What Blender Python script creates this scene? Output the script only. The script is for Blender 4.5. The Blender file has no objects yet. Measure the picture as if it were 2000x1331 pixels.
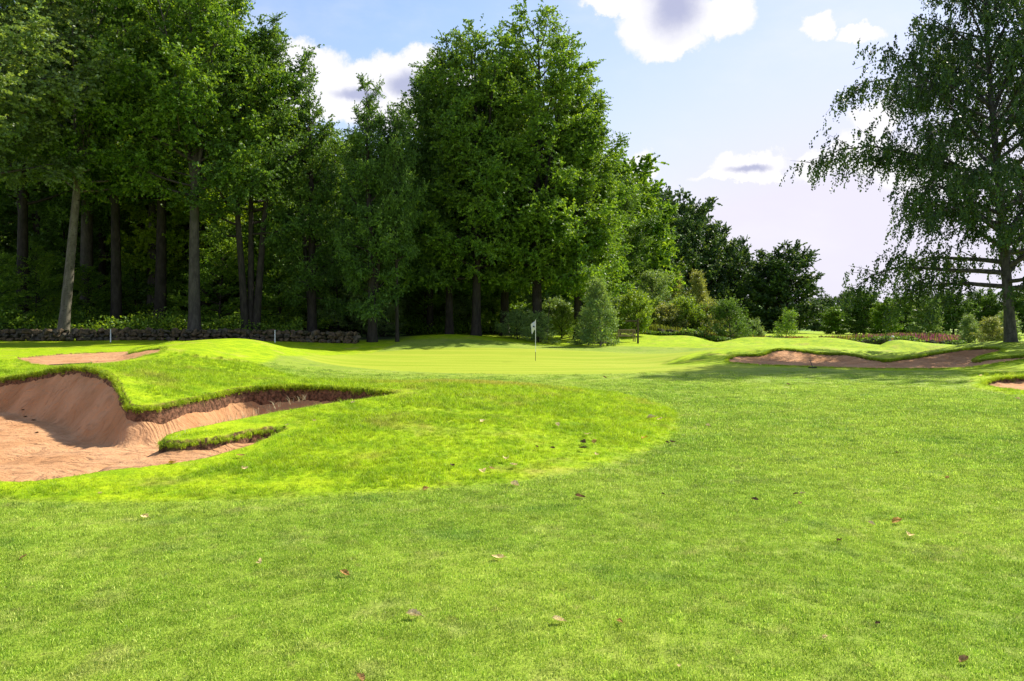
import bpy, bmesh, math, random
import numpy as np
from mathutils import Vector, Matrix
random.seed(7)
RS = np.random.RandomState
SC = bpy.context.scene
COL = SC.collection

# ------------------------------------------------------------------ camera
F = 1556.0          # focal length in photograph pixels (photograph 2000 px wide)
HZ = 640.0          # photograph row of the horizon
EYE = 1.6
cam = bpy.data.cameras.new('camera'); co = bpy.data.objects.new('camera', cam); COL.objects.link(co)
cam.sensor_width = 36; cam.lens = 36*F/2000; cam.shift_y = -(1331/2-HZ)/2000
cam.clip_start = 0.1; cam.clip_end = 6000
co.location = (0, 0, EYE); co.rotation_euler = (math.radians(90), 0, 0)
SC.camera = co

# ------------------------------------------------------------------ light
SUN_EL = math.radians(46); SUN_AZ = math.radians(37)      # azimuth counted from +X towards +Y
SUN = Vector((math.cos(SUN_EL)*math.cos(SUN_AZ), math.cos(SUN_EL)*math.sin(SUN_AZ), math.sin(SUN_EL)))
sl = bpy.data.lights.new('sun', 'SUN'); so = bpy.data.objects.new('sun', sl); COL.objects.link(so)
sl.energy = 4.6; sl.angle = math.radians(0.6); sl.color = (1.0, 0.93, 0.80)
so.rotation_euler = SUN.to_track_quat('Z', 'Y').to_euler()
SC.view_settings.view_transform = 'Standard'; SC.view_settings.look = 'None'
SC.view_settings.exposure = 0.95; SC.view_settings.gamma = 1
SC.cycles.max_bounces = 6; SC.cycles.diffuse_bounces = 3; SC.cycles.transmission_bounces = 4
SC.cycles.glossy_bounces = 2; SC.cycles.transparent_max_bounces = 4
SC.cycles.sample_clamp_indirect = 3.0; SC.cycles.sample_clamp_direct = 8.0

class NT:
    """small node-tree writer"""
    def __init__(s, tree): s.t = tree; s.t.nodes.clear()
    def n(s, typ, **kw):
        nd = s.t.nodes.new(typ)
        for k, v in kw.items():
            if k.startswith('i_'):
                key = k[2:]
                key = int(key) if key.isdigit() else key.replace('_', ' ')
                if isinstance(v, bpy.types.NodeSocket): s.t.links.new(v, nd.inputs[key])
                else: nd.inputs[key].default_value = v
            else: setattr(nd, k, v)
        return nd
    def m(s, op, a, b=None, c=None, clamp=False):
        nd = s.t.nodes.new('ShaderNodeMath'); nd.operation = op; nd.use_clamp = clamp
        for i, v in enumerate((a, b, c)):
            if v is None: continue
            if isinstance(v, bpy.types.NodeSocket): s.t.links.new(v, nd.inputs[i])
            else: nd.inputs[i].default_value = v
        return nd.outputs[0]
    def v(s, op, a, b=None, out=0):
        nd = s.t.nodes.new('ShaderNodeVectorMath'); nd.operation = op
        for i, x in enumerate((a, b)):
            if x is None: continue
            if isinstance(x, bpy.types.NodeSocket): s.t.links.new(x, nd.inputs[i])
            else: nd.inputs[i].default_value = x
        return nd.outputs[out]
    def mix(s, fac, a, b, typ='MIX'):
        nd = s.t.nodes.new('ShaderNodeMix'); nd.data_type = 'RGBA'; nd.blend_type = typ
        for key, v in ((0, fac), (6, a), (7, b)):
            if isinstance(v, bpy.types.NodeSocket): s.t.links.new(v, nd.inputs[key])
            else: nd.inputs[key].default_value = v if key == 0 else (tuple(v)+(1,))[:4]
        return nd.outputs[2]
    def sm(s, v, lo, hi):
        nd = s.t.nodes.new('ShaderNodeMapRange'); nd.interpolation_type = 'SMOOTHSTEP'
        s.t.links.new(v, nd.inputs[0]); nd.inputs[1].default_value = lo; nd.inputs[2].default_value = hi
        return nd.outputs[0]
    def noise(s, vec, scale, detail=3, rough=.55, out=0):
        nd = s.n('ShaderNodeTexNoise'); s.t.links.new(vec, nd.inputs['Vector'])
        nd.inputs['Scale'].default_value = scale; nd.inputs['Detail'].default_value = detail
        nd.inputs['Roughness'].default_value = rough
        return nd.outputs[out]
    def link(s, a, b): s.t.links.new(a, b)

def azel(px, py):
    a = math.atan((px-1000)/F); return a, math.atan((HZ-py)/F*math.cos(a))

w = bpy.data.worlds.new('World'); SC.world = w; w.use_nodes = True
T_ = NT(w.node_tree)
sky = T_.n('ShaderNodeTexSky', sky_type='NISHITA', sun_disc=False)
sky.sun_elevation = SUN_EL; sky.sun_rotation = math.pi/2-SUN_AZ
sky.air_density = 1.0; sky.dust_density = .5; sky.ozone_density = 1.3; sky.altitude = 100
tc = T_.n('ShaderNodeTexCoord').outputs['Generated']
sx = T_.n('ShaderNodeSeparateXYZ', i_0=tc)
az = T_.m('ARCTAN2', sx.outputs[0], sx.outputs[1]); el = T_.m('ARCSINE', sx.outputs[2])
ae = T_.n('ShaderNodeCombineXYZ', i_0=az, i_1=el).outputs[0]
wn = T_.noise(ae, 9, 8, .68, 1)
wob = T_.v('SCALE', T_.v('SUBTRACT', wn, (.5, .5, .5)), None); wob.node.inputs['Scale'].default_value = .085
aew = T_.v('ADD', ae, wob)
def blobs(lst, coord):
    cur = None
    for px, py, rx, ry in lst:
        a, e = azel(px, py)
        d = T_.v('MULTIPLY', T_.v('SUBTRACT', coord, (a, e, 0)), (F/rx, F/ry, 0))
        v = T_.m('SUBTRACT', 1, T_.v('LENGTH', d, None, 1))
        cur = v if cur is None else T_.m('MAXIMUM', cur, v)
    return cur
white = blobs([(600, 120, 90, 60), (690, 160, 100, 60), (760, 150, 70, 55), (835, 135, 60, 55), (740, 200, 260, 50), (930, 180, 90, 60),
               (1300, 30, 95, 70), (1310, 85, 75, 32), (1400, 30, 70, 45), (1200, 5, 80, 25), (1605, 42, 42, 22), (1680, 62, 48, 20),
               (1465, 325, 75, 26), (1450, 345, 95, 14), (1245, 325, 45, 36), (1610, 330, 70, 26), (1715, 235, 42, 42), (1690, 300, 60, 50), (1800, 330, 90, 60),
               (1230, 370, 60, 22)], aew)
m_white = T_.sm(T_.m('ADD', white, T_.m('MULTIPLY_ADD', T_.noise(ae, 26, 6, .65), .7, -.35)), .0, .32)
thin = T_.sm(T_.noise(T_.v('MULTIPLY', ae, (1, 2.2, 1)), 3.2, 6, .6), .44, .78)
rest = T_.sm(T_.noise(tc, 4.0, 7, .6), .52, .66)
rest = T_.m('MULTIPLY', rest, T_.sm(T_.m('ABSOLUTE', az), .75, 1.0))
rest = T_.m('MULTIPLY', rest, T_.sm(el, .02, .2))
cover = T_.m('MAXIMUM', T_.m('MAXIMUM', m_white, rest), T_.m('MULTIPLY', thin, .42))
dark = blobs([(1318, 15, 62, 72), (1462, 332, 50, 11), (1320, -20, 70, 60), (800, 165, 60, 30), (700, 185, 70, 18)], T_.v('ADD', ae, T_.v('MULTIPLY', wob, (.5, .5, .5))))
m_dark = T_.m('MULTIPLY', T_.sm(dark, .0, .8), .72)
low = T_.sm(el, .42, -.02)                       # veil of haze towards the horizon
veil = T_.m('MULTIPLY_ADD', low, .74, .16); veil = T_.m('ADD', veil, T_.m('MULTIPLY', T_.sm(T_.m('ABSOLUTE', T_.m('SUBTRACT', az, .55)), .75, .1), .4), clamp=True)
skyc = T_.v('MULTIPLY', sky.outputs[0], (1.0, 1.17, 1.30))
base = T_.mix(veil, skyc, (5.5, 5.3, 6.2))
cloudc = T_.mix(m_dark, (6.4, 6.3, 6.5), (1.9, 2.1, 3.7))
full = T_.mix(T_.m('MULTIPLY', cover, .93), base, cloudc)
bg = T_.n('ShaderNodeBackground', i_0=full, i_1=0.085)
wo = T_.n('ShaderNodeOutputWorld', i_0=bg.outputs[0])

# ------------------------------------------------------------------ helpers
def tag(o, label=None, cat=None, group=None, kind=None):
    if label: o['label'] = label
    if cat: o['category'] = cat
    if group: o['group'] = group
    if kind: o['kind'] = kind
    return o
def empty(name, loc, label=None, cat=None, group=None, rot=(0, 0, 0), sc=1):
    o = bpy.data.objects.new(name, None); COL.objects.link(o); o.location = loc; o.rotation_euler = rot
    o.scale = (sc, sc, sc) if not isinstance(sc, tuple) else sc
    o.empty_display_size = .1
    return tag(o, label, cat, group)
def mesh_np(name, V, Fc, mats, smooth=False, midx=None):
    """V Nx3 array; Fc list of arrays MxK"""
    me = bpy.data.meshes.new(name)
    V = np.asarray(V, np.float32)
    if not isinstance(Fc, list): Fc = [Fc]
    Fc = [np.asarray(f, np.int32) for f in Fc if len(f)]
    me.vertices.add(len(V)); me.vertices.foreach_set('co', V.ravel())
    idx = np.concatenate([f.ravel() for f in Fc]); tot = np.concatenate([np.full(len(f), f.shape[1], np.int32) for f in Fc])
    start = np.concatenate([[0], np.cumsum(tot)[:-1]]).astype(np.int32)
    me.loops.add(len(idx)); me.loops.foreach_set('vertex_index', idx)
    me.polygons.add(len(tot)); me.polygons.foreach_set('loop_start', start)
    if midx is not None: me.polygons.foreach_set('material_index', np.asarray(midx, np.int32))
    if smooth: me.polygons.foreach_set('use_smooth', np.ones(len(tot), bool))
    for m in (mats if isinstance(mats, (list, tuple)) else [mats]): me.materials.append(m)
    me.update(calc_edges=True)
    return me
def link(name, me, parent=None, loc=None):
    o = bpy.data.objects.new(name, me); COL.objects.link(o)
    if parent: o.parent = parent
    if loc is not None: o.location = loc
    return o

def bmobj(name, build, mat, parent=None, smooth=False):
    bm = bmesh.new(); build(bm); me = bpy.data.meshes.new(name); bm.to_mesh(me); bm.free()
    me.materials.append(mat)
    if smooth:
        for p in me.polygons: p.use_smooth = True
    return link(name, me, parent)
def box(bm, c, s, rot=None, bev=0):
    r = bmesh.ops.create_cube(bm, size=1)
    M = Matrix.Translation(c) @ (rot.to_4x4() if rot else Matrix.Identity(4)) @ Matrix.Diagonal((*s, 1))
    bmesh.ops.transform(bm, matrix=M, verts=r['verts'])
    if bev:
        es = list({e for v in r['verts'] for e in v.link_edges})
        bmesh.ops.bevel(bm, geom=es, offset=bev, segments=1, affect='EDGES')
def rod(bm, a, b, r0, r1=None, n=8):
    a, b = Vector(a), Vector(b); d = b-a; r1 = r0 if r1 is None else r1
    M = Matrix.Translation((a+b)/2) @ d.to_track_quat('Z', 'Y').to_matrix().to_4x4()
    bmesh.ops.create_cone(bm, cap_ends=True, segments=n, radius1=r0, radius2=r1, depth=d.length, matrix=M)

# value noise on arrays
_g = RS(3).rand(64, 64)
def vnoise(x, y):
    x = np.asarray(x, float); y = np.asarray(y, float)
    xi = np.floor(x).astype(int); yi = np.floor(y).astype(int); fx = x-xi; fy = y-yi
    fx = fx*fx*(3-2*fx); fy = fy*fy*(3-2*fy)
    g = lambda i, j: _g[i % 64, j % 64]
    return (g(xi, yi)*(1-fx)+g(xi+1, yi)*fx)*(1-fy)+(g(xi, yi+1)*(1-fx)+g(xi+1, yi+1)*fx)*fy-.5

# ------------------------------------------------------------------ terrain
def byz(px, py, z):                     # on a ray, where the ray is at height z
    Y = (EYE-z)*F/(py-HZ); return ((px-1000)/F*Y, Y, z)
def byY(px, py, Y): return ((px-1000)/F*Y, Y, EYE-(py-HZ)/F*Y)
CP = []
for p in [(0,1300,0),(500,1300,0),(1000,1300,0),(1500,1300,0),(2000,1300,0),(0,1100,0),(500,1100,0),(1000,1100,.01),(1500,1100,0),(2000,1100,0),
          (0,978,0),(300,980,0),(600,972,0),(900,955,0),(1100,932,0),(1250,890,0),(1328,835,0),(1295,790,0),(1190,758,0),
          (0,952,.03),(200,928,.03),(300,918,.05),(440,897,.08),(490,882,.12),
          (330,862,.20),(400,845,.25),(450,830,.27),(520,815,.30),(600,800,.35),(700,788,.40),(790,772,.41),
          (560,850,.20),(700,860,.19),(700,910,.09),(850,850,.20),(850,800,.34),(900,751,.44),(820,757,.43),(1000,757,.40),(1100,790,.26),(1200,810,.12),(1100,860,.10),(1190,775,.10),
          (0,742,0.354),(60,733,0.512),(120,722,0.688),(180,720,0.777),(220,733,0.715),(242,765,0.540),(250,789,.36),(290,798,.30),(330,793,.31),(400,778,.34),(450,763,.40),
          (520,755,.45),(600,753,.45),(700,760,.43),(780,768,.41),
          (400,740,.52),(400,705,.75),(330,705,.72),(270,715,.68),(500,735,.40),(620,735,.22),(700,742,.15),(560,712,.3),
          (850,738,.0),(1000,740,.0),(1200,742,.0),(1400,760,0),(1700,770,0),(1500,850,0),(1900,900,0),(1500,735,0),(1250,720,-.02),
          (700,715,.02),(850,712,.0),(1046,706,0),(1200,702,0)]: CP.append(byz(*p))
for p in [(450,662,34),(400,667,31),(350,679,27),(500,664,36),(540,674,37),(580,686,36),(640,693,38),(620,705,33),(470,700,27),
          (60,726,21.5),(160,721,21.5),(230,718,22.5),(0,727,22),(100,731,19),(-40,727,21),(100,700,28),(200,700,28),(30,700,27),(-100,711,26),(-60,742,18),(100,688,35),(250,687,34),(0,690,36),(330,676,37),
          (0,669,48),(200,668,48),(400,669,47),(470,669,44),(560,672,47),(640,676,47),(730,674,48),(800,664,51),(880,654,53),(960,659,53),(1020,668,52),(1080,674,52),
          (700,690,44),(900,690,44),(1100,688,45),(1200,678,50),(1250,690,46),(1330,690,44),(1150,668,56),(1110,664,60),(750,658,62),(830,656,64),(700,660,60),
          (1300,710,36),(1380,688,38.5),(1440,679,40.5),(1400,688,46),(1330,699,37),(1420,712,31),(1500,715,31),(1590,718,31),(1700,722,30.5),(1800,722,30.5),(1880,720,30.5),
          (1420,695,35.5),(1455,695,36),(1490,692,36.5),(1505,685,37),(1540,682,37.5),(1580,688,37),(1620,691,37),(1660,692,36.5),(1720,704,35),(1790,697,36),(1850,687,37),(1920,678,37.5),(1965,684,36),
          (1905,714,31),(1940,706,31),(2000,698,31),(2100,690,31),
          (1500,673,43),(1560,675,44),(1650,683,42),(1700,696,40),(1750,696,40),(1470,676,48),(1620,677,48),(1800,686,41),(1860,675,41),(1920,669,41),(1975,668,39),(2060,668,40),
          (1225,650,66),(1290,658,63),(1360,660,60),(1400,671,55),(1450,659,54),(1500,659,54),(1545,689,50),(1545,682,59),(1400,677,60),(1600,659,54),(1640,661,53),(1692,690,49),(1740,665,48),(1812,697,45),(1850,686,44.5),
          (1300,668,56),(1370,672,51),(1640,678,47),(1925,745,24),(1990,737,24.5),(2060,770,21)]: CP.append(byY(*p))
for p in [(-9,3,0),(9,3,0),(0,-3,0),(-14,8,0),(14,10,0),(20,18,0),(-20,12,.2),(30,28,.3),(-30,25,.5),(-40,40,.8),(28,60,.1),(10,72,.5),(20,70,.1),(30,68,0.),(40,68,.0),(26.7,56.5,-.62),
          (50,60,.1),(-30,55,1.1),(-20,55,1.1),(-10,57,.9),(-40,55,1.3),(-30,75,3.0),(-15,80,2.4),(0,75,1.4),(-45,75,3.2),(0,62,.9),
          (-50,110,5),(0,110,2.5),(50,110,.6),(100,110,.6),(100,60,.6),(-100,110,6),(-100,50,2),(-80,200,9),(0,200,4),(60,200,.6),(120,200,1),(200,200,3)]: CP.append(p)
CP = np.array(CP, float)
RC = .8
def _k(r2): return np.sqrt(r2+RC*RC)
def _fit():
    n = len(CP); P = CP[:, :2]; d = ((P[:, None]-P[None])**2).sum(-1)
    A = np.zeros((n+3, n+3)); A[:n, :n] = _k(d)-np.eye(n)*.04
    A[:n, n] = 1; A[:n, n+1:] = P; A[n, :n] = 1; A[n+1:, :n] = P.T
    b = np.zeros(n+3); b[:n] = CP[:, 2]
    return np.linalg.solve(A, b)
_w = _fit()
def turf(x, y):
    x = np.asarray(x, float); y = np.asarray(y, float); sh = x.shape; x = x.ravel(); y = y.ravel()
    xc = np.clip(x, -140, 240); yc = np.clip(y, -6, 230)
    n = len(CP); z = np.full(len(x), _w[n])+_w[n+1]*xc+_w[n+2]*yc
    for i in range(n): z += _w[i]*np.sqrt((xc-CP[i, 0])**2+(yc-CP[i, 1])**2+RC*RC)
    near = np.clip((y-8)/20, 0, 1)
    z += .03*vnoise(x*.7+5, y*.7)*np.clip((y-6)/6, .15, 1)+.16*vnoise(x*.15+9, y*.15+2)*near*np.clip((y-45)/20, 0, 1)
    far = np.clip((y-180)/900, 0, 1)
    z += far*far*(3-2*far)*(22+26*vnoise(x/260+3.3, y/260)) 
    return z.reshape(sh)
def zt(x, y): return float(turf(np.array([x]), np.array([y]))[0])

def poly_sd(P, x, y):
    """signed distance, positive inside"""
    P = np.asarray(P); d2 = np.full(x.shape, 1e9); ins = np.zeros(x.shape, bool)
    for i in range(len(P)):
        a = P[i]; b = P[(i+1) % len(P)]; e = b-a
        t = np.clip(((x-a[0])*e[0]+(y-a[1])*e[1])/(e@e), 0, 1)
        d2 = np.minimum(d2, (x-a[0]-t*e[0])**2+(y-a[1]-t*e[1])**2)
        c = ((a[1] > y) != (b[1] > y)) & (x < (b[0]-a[0])*(y-a[1])/(b[1]-a[1]+1e-12)+a[0])
        ins ^= c
    return np.where(ins, 1, -1)*np.sqrt(d2)
def smooth_poly(P, it=2):
    P = np.asarray(P, float)
    for _ in range(it):
        Q = np.roll(P, -1, 0); P = np.stack([.75*P+.25*Q, .25*P+.75*Q], 1).reshape(-1, 2)
    return P
def pz(l): return np.array([byz(*p)[:2] for p in l])
def pY(l): return np.array([byY(*p)[:2] for p in l])
# name, outline, sand floor level, bank slope, step from turf to sand at the lip, label
BUNK = [
 dict(P=smooth_poly(pz([(-300,960,.02),(-100,956,.02),(0,950,.03),(100,944,.03),(200,927,.03),(300,917,.05),(400,905,.06),(450,893,.08),(500,878,.11),(548,860,.14),(562,848,.18),(530,848,.18),
    (500,851,.18),(450,861,.17),(400,868,.16),(345,873,.15),(318,872,.15),(318,862,.19),(345,855,.2),(400,842,.24),(450,829,.27),(520,814,.30),(600,799,.35),(700,786,.40),(760,777,.41),(790,772,.41),
    (780,768,.41),(700,760,.43),(600,753,.45),(520,755,.45),(450,763,.40),(400,778,.34),(330,793,.31),(285,799,.30),(252,792,.36),(242,765,0.540),(220,733,0.715),(180,720,0.777),(120,722,0.688),(60,733,0.512),(0,742,0.354),(-60,748,0.260),(-200,760,0.212),(-400,790,.3),(-480,860,.1)])),
    floor=-.30, slope=1.35, drop=.10),
 dict(P=smooth_poly(pY([(28,700,27),(60,694,30),(120,690,33.5),(200,689,34),(270,688,34),(330,680,36),(400,672,38.5),(412,673,38),(360,681,35),(325,686,31.5),(300,690,31.2),(262,695,30.5),(250,699,28.5),(285,697,27.5),(318,690,27.8),(322,694,26),(280,702,25),(230,710,23.6),(160,714,23),(100,713,23),(50,707,24.5)])),
    floor=.52, slope=.08, drop=.04),
 dict(P=smooth_poly(pY([(1418,706,32.5),(1420,700,34.5),(1440,695,36),(1490,694,36.3),(1503,686,36.8),(1530,683,37.3),(1580,689,37),(1620,692,36.8),(1660,693,36.4),(1700,702,35.3),(1738,706,34.8),(1790,698,36),(1850,688,37),(1920,680,37.3),(1965,685,36.3),(1950,694,34.5),(1905,708,32.6),
    (1900,713,31.8),(1950,708,31.6),(2020,702,31.6),(2060,706,30.2),(1990,712,30.2),(1940,717,30.2),(1895,720,30.3),(1800,722,30.5),(1700,722,30.5),(1590,718,31),(1500,715,31),(1430,712,31.2)])),
    floor=.05, slope=.26, drop=.05),
 dict(P=smooth_poly(pY([(1912,752,23),(1935,745,24.2),(1980,740,24.6),(2060,738,24.6),(2150,755,22.5),(2080,780,20.5),(2000,771,21.2),(1950,761,22)])),
    floor=-.15, slope=.4, drop=.12),
 dict(P=smooth_poly(pY([(1368,664,60),(1380,662,61.5),(1400,666,60),(1395,669,58.5),(1380,667,58.5)])), floor=.2, slope=.4, drop=.1),
]
def bsd(x, y):
    out = []
    wob_ = .05*vnoise(x*3.1, y*3.1)+.03*vnoise(x*8+7, y*8)
    for b in BUNK: out.append(poly_sd(b['P'], x, y)+wob_*np.clip(y/14, .7, 2))
    return out
def sand_z(b, T, d, x, y):
    if b is BUNK[0]:
        ax_, ay_, bx_, by_ = -4.35, 9.15, -3.0, 10.45
        tq = np.clip(((x-ax_)*(bx_-ax_)+(y-ay_)*(by_-ay_))/((bx_-ax_)**2+(by_-ay_)**2), 0, 1)
        wI = np.exp(-(((x-ax_-tq*(bx_-ax_))**2+(y-ay_-tq*(by_-ay_))**2)/.62**2)**2)
    else: wI = 0
    dr_ = b['drop'] if b is not BUNK[0] else b['drop']+.09*np.clip((x+6.3)/.8, 0, 1)*np.clip((y-11.5)/1.5, 0, 1)
    bank = T-dr_-np.maximum(d, 0)*b['slope']*(1-wI)-.04*wI+ .05*vnoise(x*1.1, y*1.1)
    bank = bank+b['drop']*(.4*np.clip(vnoise(x*1.7+4, y*1.7)*2, -.6, .9)+.4*vnoise(x*7, y*7))
    fl = b['floor']+.07*vnoise(x*.8, y*.8)+.018*vnoise(x*4, y*5)
    fl = fl*(1-wI)+(T-.15)*wI; k = .10
    h = np.clip(.5+.5*(bank-fl)/k, 0, 1)
    z = fl*(1-h)+bank*h+k*h*(1-h)
    return np.minimum(z, T-.03)

rows = np.concatenate([np.arange(-5, 2, .5), np.arange(2, 8, .07), np.arange(8, 19, .046), np.arange(19, 23, .1), np.arange(23, 41, .12), np.arange(41, 64, .3),
                       64*np.exp(np.arange(0, math.log(3000/64), .045))])
tt = np.concatenate([-2.6*np.exp(-np.linspace(0, 1.25, 16)), np.linspace(-.70, .70, 620), 2.6*np.exp(-np.linspace(1.25, 0, 16))])
YY, TT = np.meshgrid(rows, tt, indexing='ij'); XX = TT*(YY+6)
Tz = turf(XX, YY)
G = Tz.copy(); earth = np.zeros_like(G); lipd = np.full(G.shape, -9.)
for b, d in zip(BUNK, bsd(XX, YY)):
    wd = .10 if b is BUNK[0] else .16
    s = np.clip((d-.005)/wd, 0, 1); sz = sand_z(b, Tz, d, XX, YY)-.22
    G = np.where(d > .0, G*(1-s)+np.minimum(sz, G)*s, G)
    lip = np.exp(-(np.minimum(d, 0)/.35)**2)*(d <= 0)
    G += .03*lip
    earth = np.maximum(earth, np.clip((d+.03)/.03, 0, 1)); lipd = np.maximum(lipd, d)
# turf masks: rough (long grass), green (fine), apron
ROUGH = smooth_poly(pz([(-400,980,0),(0,978,0),(300,980,0),(600,972,0),(800,963,0),(1000,945,0),(1150,920,0),(1250,890,0),(1310,860,0),(1328,832,0),(1318,808,0),(1280,787,.02),(1200,768,.06),(1120,757,.15),(1040,752,.3),
    (960,749,.4),(880,748,.42),(800,752,.4),(740,752,.38)])[:]) 
ROUGH = np.concatenate([pz([(-400,980,0),(0,978,0),(300,981,0),(600,973,0),(800,963,0),(1000,945,0),(1150,920,0),(1250,890,0),(1310,860,0),(1328,832,0),(1318,808,0),(1280,787,.02),(1200,768,.06),(1120,757,.15)]),
    np.array([(1.4,19.0),(-.2,19.6),(-2.0,19.6),(-4.0,18.6),(-5.2,20.5),(-7.2,22.5),(-8.2,26),(-9.0,31),(-8.5,38),(-7.5,46),(-6,56),(-60,60),(-60,8)])])
GREEN = smooth_poly(np.array([(-3.6,29),(2,27.5),(8,28.5),(12.5,33),(12.8,38),(11,43.5),(4,47),(-4,47),(-9,44),(-10.5,38),(-8.5,32)]))
ROUGHR = np.concatenate([pY([(1275,715,34.5),(1340,716,31.8),(1420,715,30.6),(1590,721,30.2),(1700,725,29.8),(1800,725,29.6),(1870,727,28.5),(1890,740,25.5),(1900,752,22.6),(1960,768,20.6),(2080,790,19.5),(2400,780,21)]), np.array([(60,30),(60,62),(6,62),(5,52),(9,50),(14,47),(12.5,43.5),(10.2,41),(8.2,38)])])
sdr = np.maximum(poly_sd(ROUGH, XX, YY), poly_sd(ROUGHR, XX, YY))+.12*vnoise(XX*1.3, YY*1.3)
sdr = np.maximum(sdr, np.minimum(1, (YY-51)/4))
rough = np.clip(sdr/.25+.5, 0, 1)
green = np.clip(poly_sd(GREEN, XX, YY)/.4+.5, 0, 1)*(1-rough)
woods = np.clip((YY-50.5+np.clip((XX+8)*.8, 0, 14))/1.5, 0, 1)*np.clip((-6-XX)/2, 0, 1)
G += .02*rough*(YY < 25)
nr, nc = XX.shape
I = np.arange(nr*nc).reshape(nr, nc)
quads = np.stack([I[:-1, :-1], I[:-1, 1:], I[1:, 1:], I[1:, :-1]], -1).reshape(-1, 4)

# ------------------------------------------------------------------ materials
def mat(name):
    m = bpy.data.materials.new(name); m.use_nodes = True; return m, NT(m.node_tree)
def out(t, sh, disp=None):
    o = t.n('ShaderNodeOutputMaterial'); t.link(sh, o.inputs[0])
def turf_colour(t, P, rough_f, green_f, patch=True):
    """shared colour logic for the ground sheet and for the grass standing on it"""
    big = t.noise(P, .35, 3); mid = t.noise(P, 2.2, 4, .6); fine = t.noise(P, 26, 3, .7)
    fair = t.mix(t.sm(big, .3, .7), (.170, .255, .022), (.25, .325, .036))
    fair = t.mix(t.m('MULTIPLY', t.sm(mid, .50, .74), .7), fair, (.30, .31, .085)); fair = t.mix(t.m('MULTIPLY', t.sm(t.noise(P, 7, 3, .6), .58, .72), .45), fair, (.24, .22, .07))
    fair = t.mix(t.m('MULTIPLY', t.sm(t.noise(P, 1.1, 3), .54, .72), .7), fair, (.075, .17, .010))
    ro = t.mix(t.sm(mid, .32, .66), (.185, .30, .003), (.315, .42, .005))
    ro = t.mix(t.m('MULTIPLY', t.sm(t.noise(P, .9, 4, .6), .53, .72), .65), ro, (.34, .30, .06))
    gr = t.mix(t.sm(t.noise(t.v('MULTIPLY', P, (.12, 1.6, 1)), .8, 4), .38, .62), (.245, .325, .018), (.32, .365, .032))
    dp = t.sm(t.m('ADD', t.v('LENGTH', t.v('MULTIPLY', t.v('SUBTRACT', P, (-.7, 17.0, 0)), (.42, .75, 0)), None, 1), t.m('MULTIPLY_ADD', t.noise(P, 1.6, 4, .7), 1.8, -.9)), 1.15, .35)
    ro = t.mix(t.m('MULTIPLY', dp, .6), ro, (.36, .25, .06))
    c = t.mix(rough_f, fair, ro); c = t.mix(green_f, c, gr)
    return c, fine, mid

m_ground, t = mat('turf_sheet')
P = t.n('ShaderNodeNewGeometry').outputs['Position']
ar = t.n('ShaderNodeAttribute', attribute_name='rough').outputs['Fac']; ag = t.n('ShaderNodeAttribute', attribute_name='green').outputs['Fac']
aE = t.n('ShaderNodeAttribute', attribute_name='earth').outputs['Fac']; aw = t.n('ShaderNodeAttribute', attribute_name='woods').outputs['Fac']
c, fine, mid = turf_colour(t, P, ar, ag)
sepP = t.n('ShaderNodeSeparateXYZ', i_0=P)
vfine = t.noise(P, 160, 2, .6)
dk = t.m('MULTIPLY_ADD', t.m('MULTIPLY', fine, vfine), 3.0, .25)
dk = t.mix(ag, t.n('ShaderNodeCombineColor', i_0=dk, i_1=dk, i_2=dk).outputs[0], (1, 1, 1))
c = t.mix(1.0, c, dk, 'MULTIPLY')
# far fields
yfar = t.sm(sepP.outputs[1], 90, 240)
fieldn = t.sm(t.noise(P, .012, 2), .4, .6)
c = t.mix(yfar, c, t.mix(fieldn, (.10, .20, .03), (.19, .26, .07)))
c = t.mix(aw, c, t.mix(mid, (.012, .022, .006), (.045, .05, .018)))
en = t.noise(P, 14, 4, .7)
soil = t.mix(t.sm(en, .35, .7), (.05, .026, .014), (.24, .12, .066))
c = t.mix(aE, c, soil)
bmp = t.n('ShaderNodeBump', i_Strength=.55, i_Distance=.03); t.link(t.m('ADD', fine, t.m('MULTIPLY', en, t.m('MULTIPLY', aE, 3))), bmp.inputs['Height'])
bs = t.n('ShaderNodeBsdfPrincipled', i_Base_Color=c, i_Roughness=.8, i_Normal=bmp.outputs[0]); bs.inputs['Specular IOR Level'].default_value = .1
out(t, bs.outputs[0])

def grass_mat(name, r, k=1.0, trl=.45):
    m, t = mat(name)
    P = t.n('ShaderNodeNewGeometry').outputs['Position']
    c, fine, mid = turf_colour(t, P, r, 0.0)
    rnd = t.n('ShaderNodeObjectInfo').outputs['Random']
    br = t.n('ShaderNodeAttribute', attribute_name='tone').outputs['Fac']
    c = t.mix(t.m('MULTIPLY', t.sm(br, .76, .97), .45 if r else .75), c, (.50, .54, .13))
    c = t.mix(t.m('MULTIPLY', t.sm(br, .4, .05), .85), c, (.04, .115, .006))
    v = t.m('MULTIPLY_ADD', rnd, .8*k, .62*k)
    c = t.v('MULTIPLY', c, t.n('ShaderNodeCombineXYZ', i_0=v, i_1=v, i_2=v).outputs[0])
    d = t.n('ShaderNodeBsdfPrincipled', i_Base_Color=c, i_Roughness=.5); d.inputs['Specular IOR Level'].default_value = .25
    tr = t.n('ShaderNodeBsdfTranslucent', i_0=c)
    mx = t.n('ShaderNodeMixShader', i_0=trl, i_1=d.outputs[0], i_2=tr.outputs[0]); out(t, mx.outputs[0])
    return m
m_fair = grass_mat('fairway_blades', 0.0, 1.75, .4); m_rough = grass_mat('rough_blades', 1.0, 1.35, .5)

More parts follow.
